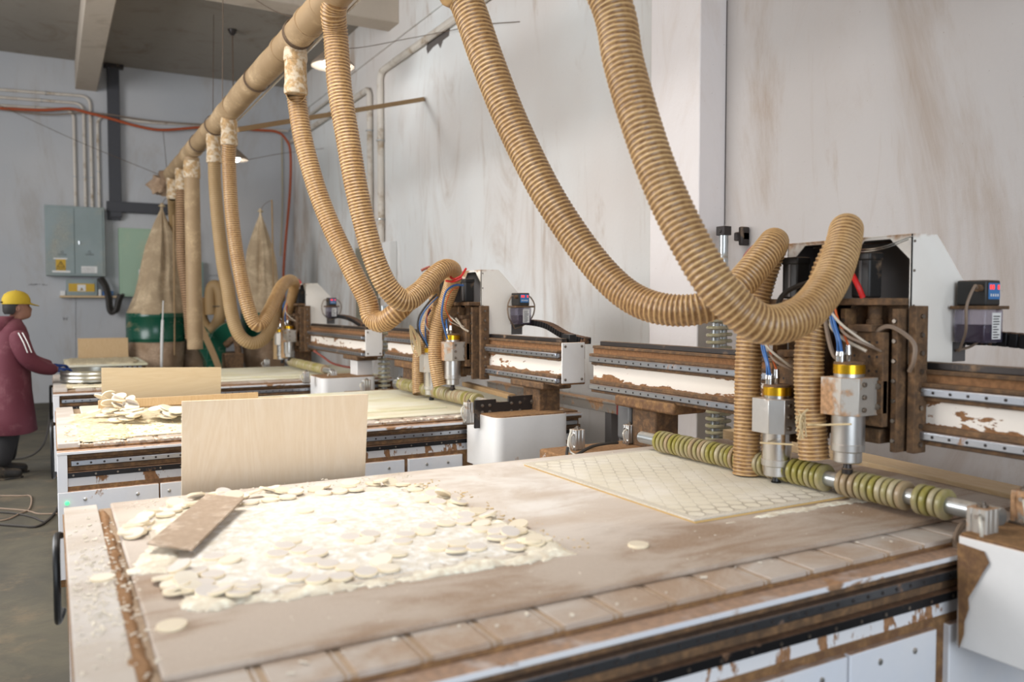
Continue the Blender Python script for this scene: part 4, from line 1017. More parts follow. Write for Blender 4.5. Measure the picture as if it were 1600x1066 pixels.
HG = 'ribbed dust hoses of the nearest machine'
c1 = DZ-DR
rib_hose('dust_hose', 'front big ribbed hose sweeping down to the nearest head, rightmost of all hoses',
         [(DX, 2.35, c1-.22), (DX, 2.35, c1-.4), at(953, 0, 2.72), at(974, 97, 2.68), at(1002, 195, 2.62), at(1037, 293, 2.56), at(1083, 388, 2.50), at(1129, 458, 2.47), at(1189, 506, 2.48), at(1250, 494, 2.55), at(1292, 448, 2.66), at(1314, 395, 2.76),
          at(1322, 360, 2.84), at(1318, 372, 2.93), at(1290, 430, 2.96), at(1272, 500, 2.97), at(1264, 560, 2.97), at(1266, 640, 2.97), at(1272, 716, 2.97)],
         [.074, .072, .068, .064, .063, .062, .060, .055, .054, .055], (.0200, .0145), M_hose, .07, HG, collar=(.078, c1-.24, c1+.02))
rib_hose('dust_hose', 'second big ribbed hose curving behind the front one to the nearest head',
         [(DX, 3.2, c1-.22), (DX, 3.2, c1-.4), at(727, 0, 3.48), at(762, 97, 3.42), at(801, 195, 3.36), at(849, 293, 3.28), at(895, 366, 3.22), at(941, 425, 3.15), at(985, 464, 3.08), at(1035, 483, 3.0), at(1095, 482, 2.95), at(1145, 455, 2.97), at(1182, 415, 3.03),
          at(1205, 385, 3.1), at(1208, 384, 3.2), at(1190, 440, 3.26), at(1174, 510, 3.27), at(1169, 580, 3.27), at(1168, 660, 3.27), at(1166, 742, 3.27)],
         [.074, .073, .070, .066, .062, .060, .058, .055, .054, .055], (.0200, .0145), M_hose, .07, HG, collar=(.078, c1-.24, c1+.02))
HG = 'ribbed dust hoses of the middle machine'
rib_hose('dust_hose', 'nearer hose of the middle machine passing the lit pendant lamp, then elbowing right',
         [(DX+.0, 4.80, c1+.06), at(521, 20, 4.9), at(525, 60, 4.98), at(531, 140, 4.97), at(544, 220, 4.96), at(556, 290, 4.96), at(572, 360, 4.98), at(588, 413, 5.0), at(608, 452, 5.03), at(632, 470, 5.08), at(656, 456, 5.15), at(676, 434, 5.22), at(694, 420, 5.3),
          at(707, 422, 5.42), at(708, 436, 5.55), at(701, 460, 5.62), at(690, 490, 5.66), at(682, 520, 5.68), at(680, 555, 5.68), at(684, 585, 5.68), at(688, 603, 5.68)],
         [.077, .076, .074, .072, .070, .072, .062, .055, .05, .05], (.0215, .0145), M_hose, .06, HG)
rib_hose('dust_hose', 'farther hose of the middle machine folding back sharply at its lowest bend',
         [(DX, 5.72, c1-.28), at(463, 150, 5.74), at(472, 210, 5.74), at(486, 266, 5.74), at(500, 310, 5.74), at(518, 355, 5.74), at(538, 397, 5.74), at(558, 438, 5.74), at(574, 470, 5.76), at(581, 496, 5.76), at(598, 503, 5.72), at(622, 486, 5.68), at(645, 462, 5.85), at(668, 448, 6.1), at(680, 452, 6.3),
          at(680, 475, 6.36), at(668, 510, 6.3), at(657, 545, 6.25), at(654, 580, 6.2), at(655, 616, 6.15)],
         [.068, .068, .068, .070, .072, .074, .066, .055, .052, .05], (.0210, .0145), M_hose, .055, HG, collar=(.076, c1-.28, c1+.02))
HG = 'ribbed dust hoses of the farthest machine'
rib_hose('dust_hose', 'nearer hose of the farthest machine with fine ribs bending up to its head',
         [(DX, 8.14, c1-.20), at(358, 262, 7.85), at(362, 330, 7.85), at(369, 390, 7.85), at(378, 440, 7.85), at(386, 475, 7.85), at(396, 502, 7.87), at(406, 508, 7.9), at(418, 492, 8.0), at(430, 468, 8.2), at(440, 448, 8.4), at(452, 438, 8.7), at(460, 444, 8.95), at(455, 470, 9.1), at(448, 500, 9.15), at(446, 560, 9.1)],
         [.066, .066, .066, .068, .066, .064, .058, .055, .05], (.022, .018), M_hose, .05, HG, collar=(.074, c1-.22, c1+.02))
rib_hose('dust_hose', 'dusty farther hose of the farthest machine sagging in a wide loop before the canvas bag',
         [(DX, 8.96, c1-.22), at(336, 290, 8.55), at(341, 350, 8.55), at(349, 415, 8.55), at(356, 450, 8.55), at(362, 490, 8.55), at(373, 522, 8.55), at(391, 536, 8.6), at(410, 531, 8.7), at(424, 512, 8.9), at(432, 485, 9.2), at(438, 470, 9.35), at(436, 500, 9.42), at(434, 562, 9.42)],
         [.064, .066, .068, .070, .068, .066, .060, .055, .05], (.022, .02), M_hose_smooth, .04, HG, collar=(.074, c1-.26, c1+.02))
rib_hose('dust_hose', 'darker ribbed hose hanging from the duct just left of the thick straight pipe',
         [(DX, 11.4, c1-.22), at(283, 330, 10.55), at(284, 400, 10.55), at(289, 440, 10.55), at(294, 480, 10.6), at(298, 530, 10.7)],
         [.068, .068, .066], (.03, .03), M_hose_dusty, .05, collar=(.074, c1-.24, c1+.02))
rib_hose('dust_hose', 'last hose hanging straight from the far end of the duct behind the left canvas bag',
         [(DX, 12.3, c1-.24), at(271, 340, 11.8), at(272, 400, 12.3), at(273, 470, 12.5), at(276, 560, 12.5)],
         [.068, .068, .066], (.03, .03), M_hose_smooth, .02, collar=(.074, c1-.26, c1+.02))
t = thing('dust_pipe', (DX, 10.5, 1.2), 'thick straight cardboard-coloured dust pipe dropping from the duct to the green collector', 'pipe')
q = at(303, 545, 10.0)
G().tube([(DX, 10.5, c1+.02), (DX, 10.5, 2.9), (q.x, 10.5, q.z)], [.088, .088, .09], 26).build('pipe', M_duct, t)
G().lathe([(.095, 0), (.098, .05), (.094, .17), (.09, .2)], (DX, 10.5, c1-.22), n=26).build('tape_collar', M_tape, t)

# wooden batten from the duct to the wall, guy wires
a, c = Vector((DX+.12, 8.35, 3.21)), atX(662, 155, XW-.02)
tag(G().bar(a, c, .045, .045).build('wooden_batten', M_batten, bevel=.002), 'brown wooden batten reaching from the duct to the right wall', 'batten')
def wire(label, pts, r=.004, m=M_wire, name='guy_wire'):
    return tag(G().tube(spline(pts, 6), r, 5).build(name, m), label, 'wire')
wire('left of two thin wires rising from duct to ceiling near the lamp rod', [(DX, 9.0, DZ+DR), at(334, 20, 10.8)])
wire('right of two thin wires rising from duct to ceiling near the lamp rod', [(DX+.05, 8.75, DZ+DR), (DX+.06, 8.6, ZC-.01)])
wire('long thin wire stretching across the back wall from upper left to the duct end', [atY(-10, 160, YB-.25), atY(120, 220, YB-.5), (DX-.1, 12.75, DZ+.02)])
wire('thin wire from the orange cable down to the duct end', [atY(255, 205, YB-.1), (DX-.02, 12.7, DZ+.1)])
wire('thin wire from the duct to the ceiling beside the cross beam', [(DX+.02, 5.66, DZ+DR), at(400, 0, 7.6), (.9, 9.0, ZC-.01)], .0035)
wire('thin wire running from the right wall toward the duct above the lit lamp', [atX(812, 34, XW-.003), atX(745, 40, XW-.05), at(640, 60, 9.0), at(540, 76, 7.2), (DX+.05, 5.7, DZ+.05)], .004)
wire('thin straight wire from the duct up to the ceiling behind the second hose', [(DX+.04, 4.9, DZ+.07), at(605, -8, 8.0), (3.5, 8.7, ZC-.01)], .004)
wire('thin wire from the right wall past the hoses to the smaller far pendant lamp', [atX(505, 232, XW-.003), at(440, 240, 11.6), at(386, 250, 11.45)], .004)

# ---------------------------------------------------------------- dust collector behind the far machine
t = thing('dust_collector', (2.05, 12.8, 0), 'green double dust collector with two tall canvas bags by the back wall', 'dust collector')
def bag(cx, cy, R, peak, seed, z0=1.39):
    rings = []; prof = [(z0-.01, 1.0), (z0+.03, .99), (z0+.14, .86), (z0+.28, .72), (z0+.5, .62), (z0+.75, .57), (z0+.95, .49), (z0+1.12, .37), (z0+1.28, .25), (z0+1.40, .13), (z0+1.48, .05), (z0+1.54, .04), (z0+1.58, .06)]
    n = 56
    for z, k in prof:
        fr = (z-z0)/1.6; px, py = cx+(peak[0]-cx)*fr, cy+(peak[1]-cy)*fr
        amp = .05+.30*math.sin(min(1, fr*1.3)*PI*.8)
        ring = []
        for i in range(n):
            a = 2*PI*i/n
            f = 1+amp*(math.sin(3*a+seed+fr*1.5)*.6+math.sin(7*a+seed*2-fr*2)*.3+math.sin(12*a+seed)*.18)
            ring.append(Vector((px+R*k*f*math.cos(a), py+R*k*f*math.sin(a), z)))
        rings.append(ring)
    return rings
def lowbag(cx, cy, R, seed):
    rings = []; n = 48
    for z, k in ((.10, .78), (.3, .86), (.6, .88), (.8, .93), (.93, .97), (.99, .99)):
        rings.append([Vector((cx+R*k*(1+.03*math.sin(6*a+seed+z*3))*math.cos(a), cy+R*k*(1+.03*math.sin(5*a+seed))*math.sin(a), z)) for a in [2*PI*i/n for i in range(n)]])
    return rings
for cx, pk, s in ((1.31, (1.42, 12.8), 1), (2.83, (2.80, 12.8), 4)):
    R = .395 if s == 1 else .34
    d = G().lathe([(R*.98, .985), (R, .99), (R, 1.02), (R*1.015, 1.03), (R, 1.04), (R, 1.33), (R*1.015, 1.34), (R, 1.35), (R, 1.395), (R*.98, 1.40)], (cx, 12.8, 0), n=48).build('drum', M_green, t)
    G().loft(bag(cx, 12.8, R*.99, pk, s)).build('upper_bag', M_cloth, t)
    G().loft(lowbag(cx, 12.8, R, s)).build('lower_bag', M_cloth_d, t)
    G().tube([(pk[0]+.09, 12.45, .8), (pk[0]+.11, 12.5, 2.0), (pk[0]+.13, 12.62, 3.09)], [.012, .012, .012], 6).build('bag_rod', M_batten, t)
    G().tube(spline([(pk[0]+.13, 12.62, 3.09), (pk[0]+.04, 12.7, 3.03), (pk[0]-.0, 12.8, 2.95)], 6), .004, 5).build('hanging_wire', M_wire, t)
    G().tube([Vector((pk[0]+.04*math.cos(a), 12.8+.04*math.sin(a), 2.93)) for a in [i*PI/6 for i in range(12)]], .008, 5, closed=True).build('tie', M_string, t)
sp_ = [at(254, 496, 11.2), at(253.5, 520, 11.2), at(253, 580, 11.2)]
G().tube([at(254, 500, 11.3), at(253, 530, 11.3), at(252, 590, 11.3)], [.017, .02, .014], 10).cyl(at(255, 470, 11.3), at(254, 500, 11.3), .008, n=8).build('turnbuckle', M_paper, t)
# green Y duct between the drums
yj = 12.55
def arch(pts, w0, dy=.16):
    g_ = G(); P = spline(pts, 8)
    rings = []
    for i, p in enumerate(P):
        tt = (P[min(i+1, len(P)-1)]-P[max(i-1, 0)]).normalized(); nrm = Vector((-tt.z, 0, tt.x)); h = w0[0]+(w0[1]-w0[0])*i/(len(P)-1)
        rings.append([p+nrm*h+Vector((0, -dy, 0)), p+nrm*h+Vector((0, dy, 0)), p-nrm*h+Vector((0, dy, 0)), p-nrm*h+Vector((0, -dy, 0))])
    return g_.loft(rings)
D_ = 12.0
arch([at(290, 510, D_), at(306, 518, D_), at(325, 545, D_), at(338, 575, D_), at(342, 600, D_)], (.14, .12)).build('inlet_duct', M_green, t, bevel=.006)
arch([at(376, 512, D_), at(352, 518, D_), at(338, 535, D_), at(334, 570, D_), at(336, 600, D_)], (.14, .12)).build('inlet_duct', M_green, t, bevel=.006)
arch([at(304, 490, 11.6), at(318, 520, 11.6), at(336, 560, 11.6), at(350, 600, 11.6)], (.045, .04), .02).build('brace', M_batten, t, bevel=.004)
G().cyl(at(303, 530, 12.2), at(305, 590, 12.2), .17, n=28).build('fan_column', M_cloth_d, t)
G().tube(spline([at(352, 540, 11.9), at(368, 530, 11.9), at(372, 560, 11.9), at(360, 590, 11.9)], 6), .05, 10).build('fan_housing', M_cakes, t)
G().box(at(345, 575, 12).x, at(378, 575, 12).x, 12.2, 12.8, .0, .82).build('motor_base', M_cakes, t, bevel=.02)
t2 = thing('coiled_hose', at(335, 485, 12.0), 'short brown hose bent into a standing ring behind the thick straight pipe', 'hose')
rp = [at(u, v, 12.0) for u, v in ((314, 465), (313, 485), (318, 505), (330, 515), (342, 500), (346, 475), (342, 452), (333, 447), (329, 462), (330, 492))]
G().tube(spline(rp, 8), .085, 14).build('hose_ring', M_hose_smooth, t2)
G().tube([rp[6]+Vector((.1*math.cos(a), -.0+.1*math.sin(a), -.25)) for a in [i*PI/8 for i in range(16)]], .008, 5, closed=True).build('tie_wire', M_darkcable, t2)

# ---------------------------------------------------------------- things standing behind / between the machines
def board(name, p, q, yy0, lean, z0, z1, th, m, label):
    'board standing on the floor, leaning in y by lean over its height'
    b = G().slab([(p, yy0, z0), (q, yy0, z0), (q, yy0+lean, z1[1]), (p, yy0+lean, z1[0])], (0, th, 0))
    return tag(b.build(name, m, bevel=.001), label, 'board')
board('veneer_board', atY(285, 700, 3.25).x, atY(575, 700, 3.25).x, 3.40, -.16, .0, (atY(282, 627, 3.25).z, atY(572, 616, 3.25).z), .012, M_boardA, 'pale birch plywood board standing upright just behind the nearest table')
board('veneer_board', atY(159, 600, 6.45).x, atY(346, 600, 6.45).x, 6.62, -.17, .0, (atY(158, 575, 6.45).z, atY(346, 574, 6.45).z), .012, M_boardB, 'beige birch board standing upright between the middle and the farthest table')
# machine-side workbench with slatted edge near the back wall
t = thing('slatted_table', (.12, 11.0, 0), 'small dusty table with slotted edge near the back wall, left of the canvas bag', 'table')
G().box(.13, 1.02, 10.95, 12.3, .775, .80).build('table_top', M_bed[2], t, bevel=.003)
G().box(.13, 1.0, 10.97, 12.28, .70, .775).build('table_frame', M_cakes, t, bevel=.003)
b = G()
for i in range(14): b.box(.20+.055*i, .235+.055*i, 10.945, 10.975, .735, .768)
b.build('edge_slots', M_rail, t)
for xx in (.17, .95):
    for yy in (11.0, 12.2): G().box(xx-.03, xx+.03, yy-.03, yy+.03, 0, .70).build('leg', M_white, t, bevel=.003)
p, q = atY(122, 530, 12.2), atY(200, 558, 12.2)
board('ribbed_board', p.x, q.x+.02, 12.33, .1, .0, (p.z, p.z), .012, M_boardC, 'ribbed pine board leaning behind the small slotted table near the back wall')

# spare rollers standing against the right wall
def spare(x, y, z0, z1, spans, label, seed, group):
    t = thing('spare_roller', (x, y, z0), label, 'roller', group)
    G().cyl((x, y, z0), (x, y, z1), .027, n=18).build('roller_tube', M_pipe, t)
    rr = random.Random(seed)
    proto = None
    for a, c in spans:
        k = a
        while k < c:
            if proto is None:
                proto = G().lathe([(.032, -.011), (.052, -.010), (.058, -.005), (.058, .005), (.052, .010), (.032, .011)], (x, y, k), n=22).build('roller_disc', M_wheelold, t, origin=(x, y, k))
            else:
                o = proto.copy(); S.collection.objects.link(o); o.parent = t; o.location = Vector((x, y, k))-t.location
            k += rr.uniform(.038, .045)
    return t
s1 = spare(3.60, 3.78, .02, 1.94, [(.12, 1.6)], 'right spare roller with old discs standing against the pilaster behind the nearest gantry', 2, 'spare rollers by the pilaster')
s2 = spare(3.47, 3.70, .02, 1.62, [(.12, 1.5)], 'left spare roller with old discs, half hidden behind its taller neighbour at the pilaster', 3, 'spare rollers by the pilaster')
p = Vector((3.60, 3.78, 1.93))
G().box(p.x-.03, p.x+.03, p.y-.035, p.y+.035, p.z, p.z+.055).cyl((p.x-.035, p.y, p.z+.025), (p.x-.03, p.y, p.z+.025), .012, n=12).build('end_bracket', M_darksteel, s1, bevel=.005)
tag(G().box(3.69, 3.757, 3.72, 3.75, 1.87, 1.985).box(3.70, 3.757, 3.72, 3.80, 1.90, 1.955).build('wall_bracket', M_darksteel, bevel=.008), 'dark metal bracket on the wall right of the tall spare roller', 'bracket')
q = at(600, 560, 7.7)
spare(q.x, q.y, .02, 1.50, [(.12, 1.42)], 'spare roller with greenish discs standing behind the white end plate of the farthest gantry', 5, None)

# aluminium rail with red cap between the gantries
a, c = Vector((3.30, 5.3, .785)), Vector((3.30, 4.42, .835))
t = thing('aluminium_rail', (3.3, 4.9, 0), 'long grey aluminium rail with a red end cap low by the right wall', 'rail')
G().box(3.28, 3.36, 4.42, 6.3, .775, .835).box(3.275, 3.37, 4.42, 6.3, .835, .85).build('rail', M_alu_dusty, t, bevel=.003)
G().box(3.27, 3.37, 4.385, 4.42, .775, .84).build('end_cap', plain('red_end_cap', 'a83a30', .5), t, bevel=.003)
for y in (4.5, 5.9): G().box(3.285, 3.355, y, y+.07, 0, .775).build('support_post', M_gunmetal, t, bevel=.003)
p, q = Vector((3.13, 1.72, 0)), Vector((3.35, 2.9, 0))
tag(G().obb((3.12, 2.35, .79), (.16, 1.9, .085), Matrix.Rotation(-.12, 3, 'Z')).build('pine_plank', M_plank, bevel=.003), 'long cream pine plank lying behind the roller of the nearest machine', 'plank')
tag(G().bar(at(727, 600, 5.9), at(800, 620, 5.2), .05, .03).build('wooden_batten', M_batten, bevel=.002), 'thin brown batten lying behind the green-disc roller of the middle machine', 'batten')
tag(G().tube(spline([at(u, v, 8.6) for u, v in ((490, 548), (505, 558), (520, 568), (545, 574), (575, 575))], 6), .012, 6).build('floor_cable', M_redbrown), 'reddish brown cable drooping behind the farthest gantry', 'cable')

# ---------------------------------------------------------------- worker at the left edge
def ell(c, rx, ry, n=20, yaw=0.0, tilt=None, fn=None):
    out = []
    for i in range(n):
        a = 2*PI*i/n; x, y = rx*math.cos(a), ry*math.sin(a)
        if fn: x, y = fn(a, x, y)
        out.append(Vector((c[0]+x*math.cos(yaw)-y*math.sin(yaw), c[1]+x*math.sin(yaw)+y*math.cos(yaw), c[2])))
    return out
def skin(name, chain_list, m, parent, sub=2):
    'chain_list: list of branches [(p, r), ...] sharing points by index tuple'
    vs = []; es = []; rad = []
    for br in chain_list:
        prev = None
        for it in br:
            if isinstance(it, int): idx = it
            else:
                idx = len(vs); vs.append(Vector(it[0])); rad.append(it[1])
            if prev is not None: es.append((prev, idx))
            prev = idx
    off = Vector((0, 0, 0)); p = parent
    while p is not None: off += p.location; p = p.parent
    me = bpy.data.meshes.new(name); me.from_pydata([tuple(v-off) for v in vs], es, [])
    o = bpy.data.objects.new(name, me); S.collection.objects.link(o); o.parent = parent
    sk = o.modifiers.new('skin', 'SKIN'); sk.use_smooth_shade = True
    for i, r in enumerate(rad): me.skin_vertices[0].data[i].radius = (r, r) if not isinstance(r, tuple) else r
    me.skin_vertices[0].data[0].use_root = True
    sb = o.modifiers.new('sub', 'SUBSURF'); sb.levels = sub; sb.render_levels = sub
    me.materials.append(m); return o
M_skin = plain('warm_skin', '8a6250', .6, 0, .04)
M_hair = plain('black_hair', '16120f', .7, 0, .1)
M_cap = dirty('yellow_cotton_cap', 'b39620', '9c8440', .8, 0, 6, .6, .8, .2, seed=3)
M_coat = dirty('dusty_maroon_coat', '5c2430', '8a6064', .8, 0, 4, .5, .85, .2, seed=4, bump=.2)
M_trouser = dirty('dusty_black_trousers', '1c1a1b', '4b443c', .8, 0, 6, .55, .8, .2, seed=2)
M_boot = dirty('dusty_black_boots', '1d1a18', '5a4e40', .6, 0, 8, .5, .7, .5, seed=2)
M_glove = plain('blue_glove', '1f3a78', .8)
W0 = Vector((-.36, 8.42, 0))
fa = math.radians(12)                      # facing, measured from +X toward +Y
Fd = Vector((math.cos(fa), math.sin(fa), 0)); Ld = Vector((-math.sin(fa), math.cos(fa), 0))
def L(f, l, z): return W0+Fd*f+Ld*l+Vector((0, 0, z))
t = thing('person', W0, 'worker in yellow cap, maroon hooded coat and black trousers reaching for a round sieve', 'person')
# body: torso, neck, legs, arms under the clothes, as one skin
body = [[(L(0, 0, .84), .13), (L(.0, 0, 1.0), .12), (L(.02, 0, 1.18), .13), (L(.04, 0, 1.30), .10), (L(.07, 0, 1.37), .050), (L(.10, 0, 1.43), .05)],
        [0, (L(.01, .09, .74), .085), (L(.03, .10, .45), .055), (L(-.01, .12, .14), .035)],
        [0, (L(.0, -.09, .74), .085), (L(-.02, -.11, .45), .055), (L(-.10, -.12, .14), .035)],
        [3, (L(.06, -.16, 1.24), .04), (L(.12, -.22, 1.05), .04), (L(.30, -.16, .935), .038), (L(.40, -.10, .93), .03)],
        [3, (L(.06, .16, 1.24), .04), (L(.14, .22, 1.07), .04), (L(.32, .16, .95), .038), (L(.42, .10, .94), .03)]]
skin('body', body, M_skin, t)
# head as lofted rings in the facing frame, profile toward +F
def hring(z, f0, rf, rl, nose=0.0, n=28):
    out = []
    for i in range(n):
        a = 2*PI*i/n; x = rf*math.cos(a); y = rl*math.sin(a)
        if nose and (i <= 1 or i >= n-1): x += nose*(1 if i == 0 else .35)
        out.append(L(.10+f0+x, y, z))
    return out
G().loft([hring(1.375, .0, .045, .045), hring(1.39, .03, .06, .055), hring(1.405, .035, .070, .060), hring(1.42, .03, .078, .066, .004), hring(1.432, .027, .081, .068, .002), hring(1.44, .026, .082, .070, .006), hring(1.455, .022, .083, .072, .010), hring(1.468, .018, .084, .073, .018), hring(1.485, .012, .086, .075, .012),
          hring(1.50, .006, .089, .076, .004), hring(1.52, .002, .095, .078, .004), hring(1.55, -.002, .098, .079), hring(1.58, -.004, .092, .075), hring(1.60, -.005, .07, .058), hring(1.612, -.005, .035, .03)]).build('head', M_skin, t, ang=60)
for s in (-1, 1):
    e = G().tube(spline([L(.095+.012*math.cos(a), s*.077, 1.485+.028*math.sin(a)) for a in [i*PI/5 for i in range(10)]]+[L(.107, s*.077, 1.485)], 3), .006, 7).ball(L(.095, s*.074, 1.485), .02, 10, (.6, .35, 1)).build('ear', M_skin, t)
    G().ball(L(.178, s*.030, 1.503), .008, 10).build('eye', M_paper, t); G().ball(L(.184, s*.030, 1.503), .004, 8).build('pupil', M_ink, t)
    G().tube([L(.176, s*.045, 1.517), L(.184, s*.03, 1.521), L(.186, s*.017, 1.518)], .003, 6).build('eyebrow', M_hair, t)
G().tube([L(.183, -.02, 1.437), L(.193, 0, 1.438), L(.183, .02, 1.437)], .005, 8).build('mouth', plain('lips', '8a5248', .5), t)
b = G()
def hr(z, f0, rf, rl, cut):
    out = []
    for i in range(28):
        a = 2*PI*i/28; x = rf*math.cos(a)
        out.append(L(.10+f0+min(x, cut), rl*math.sin(a), z))
    return out
b.loft([hr(1.425, -.01, .085, .066, -.03), hr(1.45, -.01, .098, .078, -.015), hr(1.49, -.005, .104, .084, -.018), hr(1.52, -.003, .106, .086, .01), hr(1.56, -.003, .104, .084, .06)])
b.build('hair', M_hair, t, ang=60)
cp_ = G(); rings = []
for z, rf, rl in ((1.515, .111, .092), (1.53, .113, .094), (1.565, .109, .090), (1.60, .092, .076), (1.622, .062, .052), (1.634, .025, .022)):
    rings.append([L(.10-.003+rf*math.cos(2*PI*i/28), rl*math.sin(2*PI*i/28), z) for i in range(28)])
cp = cp_.loft(rings).build('cap', M_cap, t, ang=60)
b = G(); poly = [L(.10+.105*math.cos(a), .088*math.sin(a), 1.523) for a in [math.radians(k) for k in range(-58, 59, 8)]]
poly += [L(.10+.06+.115*math.cos(a), .078*math.sin(a), 1.523-.028*max(0, math.cos(a))) for a in [math.radians(k) for k in range(64, -65, -8)]]
b.slab(poly, (0, 0, .006)); b.build('brim', M_cap, cp)
G().ball(L(.097, 0, 1.635), .009, 10, (1, 1, .6)).build('cap_button', M_cap, cp)
G().tube([L(.10-.112, -.03, 1.53), L(.10-.116, 0, 1.532), L(.10-.112, .03, 1.53)], .008, 6).build('strap', M_black, cp)
# coat
def cr(z, f0, rf, rl, k=.0, ph=0.0):
    return [L(f0+rf*(1+k*math.sin(5*a+ph))*math.cos(a), rl*(1+k*math.sin(4*a+ph))*math.sin(a), z) for a in [2*PI*i/40 for i in range(40)]]
coat = G().loft([cr(.395, .0, .225, .275, .05, 1), cr(.40, .0, .232, .282, .05, 1), cr(.55, .0, .215, .265, .045, 1.4), cr(.75, .0, .195, .245, .03, 2), cr(.95, .01, .180, .225, .02, 2.5), cr(1.12, .02, .172, .222, .02, 3), cr(1.24, .03, .155, .225, .01, 3), cr(1.31, .04, .125, .195), cr(1.36, .05, .09, .12), cr(1.385, .06, .072, .078), cr(1.39, .06, .05, .055)]).build('coat', M_coat, t, ang=70)
G().loft([cr(1.27, -.06, .11, .15, .05), cr(1.31, -.07, .125, .16, .05), cr(1.36, -.05, .12, .13, .04), cr(1.40, -.01, .095, .10, .03), cr(1.41, .0, .085, .09)]).build('hood', M_coat, coat, ang=70)
for s, br in ((-1, [(L(.05, -.17, 1.29), .085), (L(.08, -.23, 1.17), .088), (L(.12, -.235, 1.04), .08), (L(.22, -.20, .965), .072), (L(.33, -.14, .935), .058), (L(.365, -.115, .93), .05)]),
              (1, [(L(.05, .17, 1.29), .085), (L(.10, .22, 1.17), .085), (L(.16, .22, 1.06), .078), (L(.26, .19, .985), .068), (L(.36, .14, .955), .056), (L(.39, .12, .95), .05)])):
    sl = skin('sleeve', [br], M_coat, coat)
    if s < 0:
        for dx in (0, .03):
            G().tube(spline([L(.06+dx, -.262, 1.27), L(.085+dx, -.318, 1.19), L(.115+dx, -.318, 1.10)], 6), .0045, 5).build('white_stripe', M_paper, sl)
    h0 = br[-1][0]
    # gloved hand, five fingers curling over the sieve rim
    ch = [[(h0, .030), (h0+Fd*.045-Ld*s*.0, (.030, .018)), (h0+Fd*.075, (.030, .016))]]
    base = h0+Fd*.075
    for k in range(4):
        o_ = Ld*(-.027+.018*k); ln = (.030, .034, .032, .025)[k]
        ch.append([2, (base+o_+Fd*.008, .010), (base+o_+Fd*(ln+.004), .009), (base+o_+Fd*(ln+.022)-Vector((0, 0, .014)), .008), (base+o_+Fd*(ln+.024)-Vector((0, 0, .034)), .007)])
    ch.append([1, (h0+Fd*.05-Ld*s*-.034-Vector((0, 0, .01)), .011), (h0+Fd*.075-Ld*s*-.042-Vector((0, 0, .026)), .009), (h0+Fd*.095-Ld*s*-.036-Vector((0, 0, .036)), .008)])
    skin('hand', ch, M_glove, t)
# trousers and boots
for s, lo in ((1, [(L(.01, .09, .70), .14), (L(.03, .10, .45), .115), (L(.0, .12, .22), .10), (L(-.01, .12, .10), .10)]), (-1, [(L(.0, -.09, .70), .14), (L(-.02, -.105, .45), .115), (L(-.07, -.12, .22), .10), (L(-.10, -.12, .10), .10)])):
    skin('trouser_leg', [lo], M_trouser, t)
    q = lo[-1][0]
    skin('boot', [[(q+Vector((0, 0, .08)), .075), (q+Vector((0, 0, -.03))-Fd*.01, .072), (q+Fd*.07+Vector((0, 0, -.052)), .056), (q+Fd*.14+Vector((0, 0, -.058)), .052), (q+Fd*.19+Vector((0, 0, -.066)), .040)]], M_boot, t)
    G().slab([Vector((q.x, q.y, 0))+Fd*f+Ld*l for f, l in ((-.065, -.03), (-.03, -.045), (.06, -.045), (.17, -.035), (.20, 0), (.17, .035), (.06, .045), (-.03, .045), (-.065, .03))], (0, 0, .018)).build('sole', M_boot, t, bevel=.003)

# round tin sieve full of discs, resting on the farthest table
sc = Vector((.33, 8.30, .83)); R = .27
t = thing('round_sieve', sc, 'wide round tin sieve resting on the farthest table in front of the worker', 'sieve')
G().lathe([(R, 0), (R+.004, .005), (R, .02), (R+.006, .035), (R, .05), (R+.006, .07), (R, .085), (R+.008, .10), (R-.004, .10), (R-.006, .01), (R-.006, .0)], sc, n=56).build('rim', M_sieve, t)
G().lathe([(R-.004, .012), (R-.004, .018)], sc, n=48).build('mesh_bottom', M_sieve, t)

# ---------------------------------------------------------------- boards, discs and dust on the beds
TOP = .815
# sheet being cut under the spindles: two thin layers
cx0, cx1, cy0, cy1 = 1.755, 2.545, 1.955, 3.03
t = thing('plywood_sheet', ((cx0+cx1)/2, (cy0+cy1)/2, TOP), 'cream two-layer panel being cut into round discs under the nearest spindles', 'panel')
mc = cutpanel_mat('panel_with_round_cuts', cx0-t.location.x, cx1-t.location.x, cy0-t.location.y, cy1-t.location.y, .062, .028, 'e6dcc6', '9a8a76', 'eee6d6')
G().box(cx0, cx1, cy0, cy1, TOP, TOP+.006).build('lower_sheet', M_edge, t, bevel=.0008)
G().box(cx0-.003, cx1, cy0+.002, cy1+.003, TOP+.0062, TOP+.012).build('upper_sheet', mc, t, bevel=.0008)
# the already cut sheet at left
hx0, hx1, hy0, hy1 = .27, 1.17, 1.93, 2.93
poly = [(.25, 2.93), (.75, 2.95), (1.16, 2.93), (1.175, 2.5), (1.17, 1.93), (.95, 1.90), (.66, 1.92), (.42, 1.94), (.26, 2.0), (.235, 2.4)]
def inpoly(x, y, P):
    r = False
    for (x1, y1), (x2, y2) in zip(P, P[1:]+P[:1]):
        if (y1 > y) != (y2 > y) and x < (x2-x1)*(y-y1)/(y2-y1)+x1: r = not r
    return r
t0 = thing('plywood_sheet', (.7, 2.43, TOP), 'dust-whitened sheet of finished discs lying on the left of the nearest table', 'panel')
mh = cutpanel_mat('whitened_sheet_with_round_cuts', hx0-.7, hx1-.7, hy0-2.43, hy1-2.43, .062, .004, 'ded3c4', 'b09a80', 'e9e0d2')
G().prism(poly, 'xy', TOP, TOP+.007).build('sheet', mh, t0, bevel=.001)
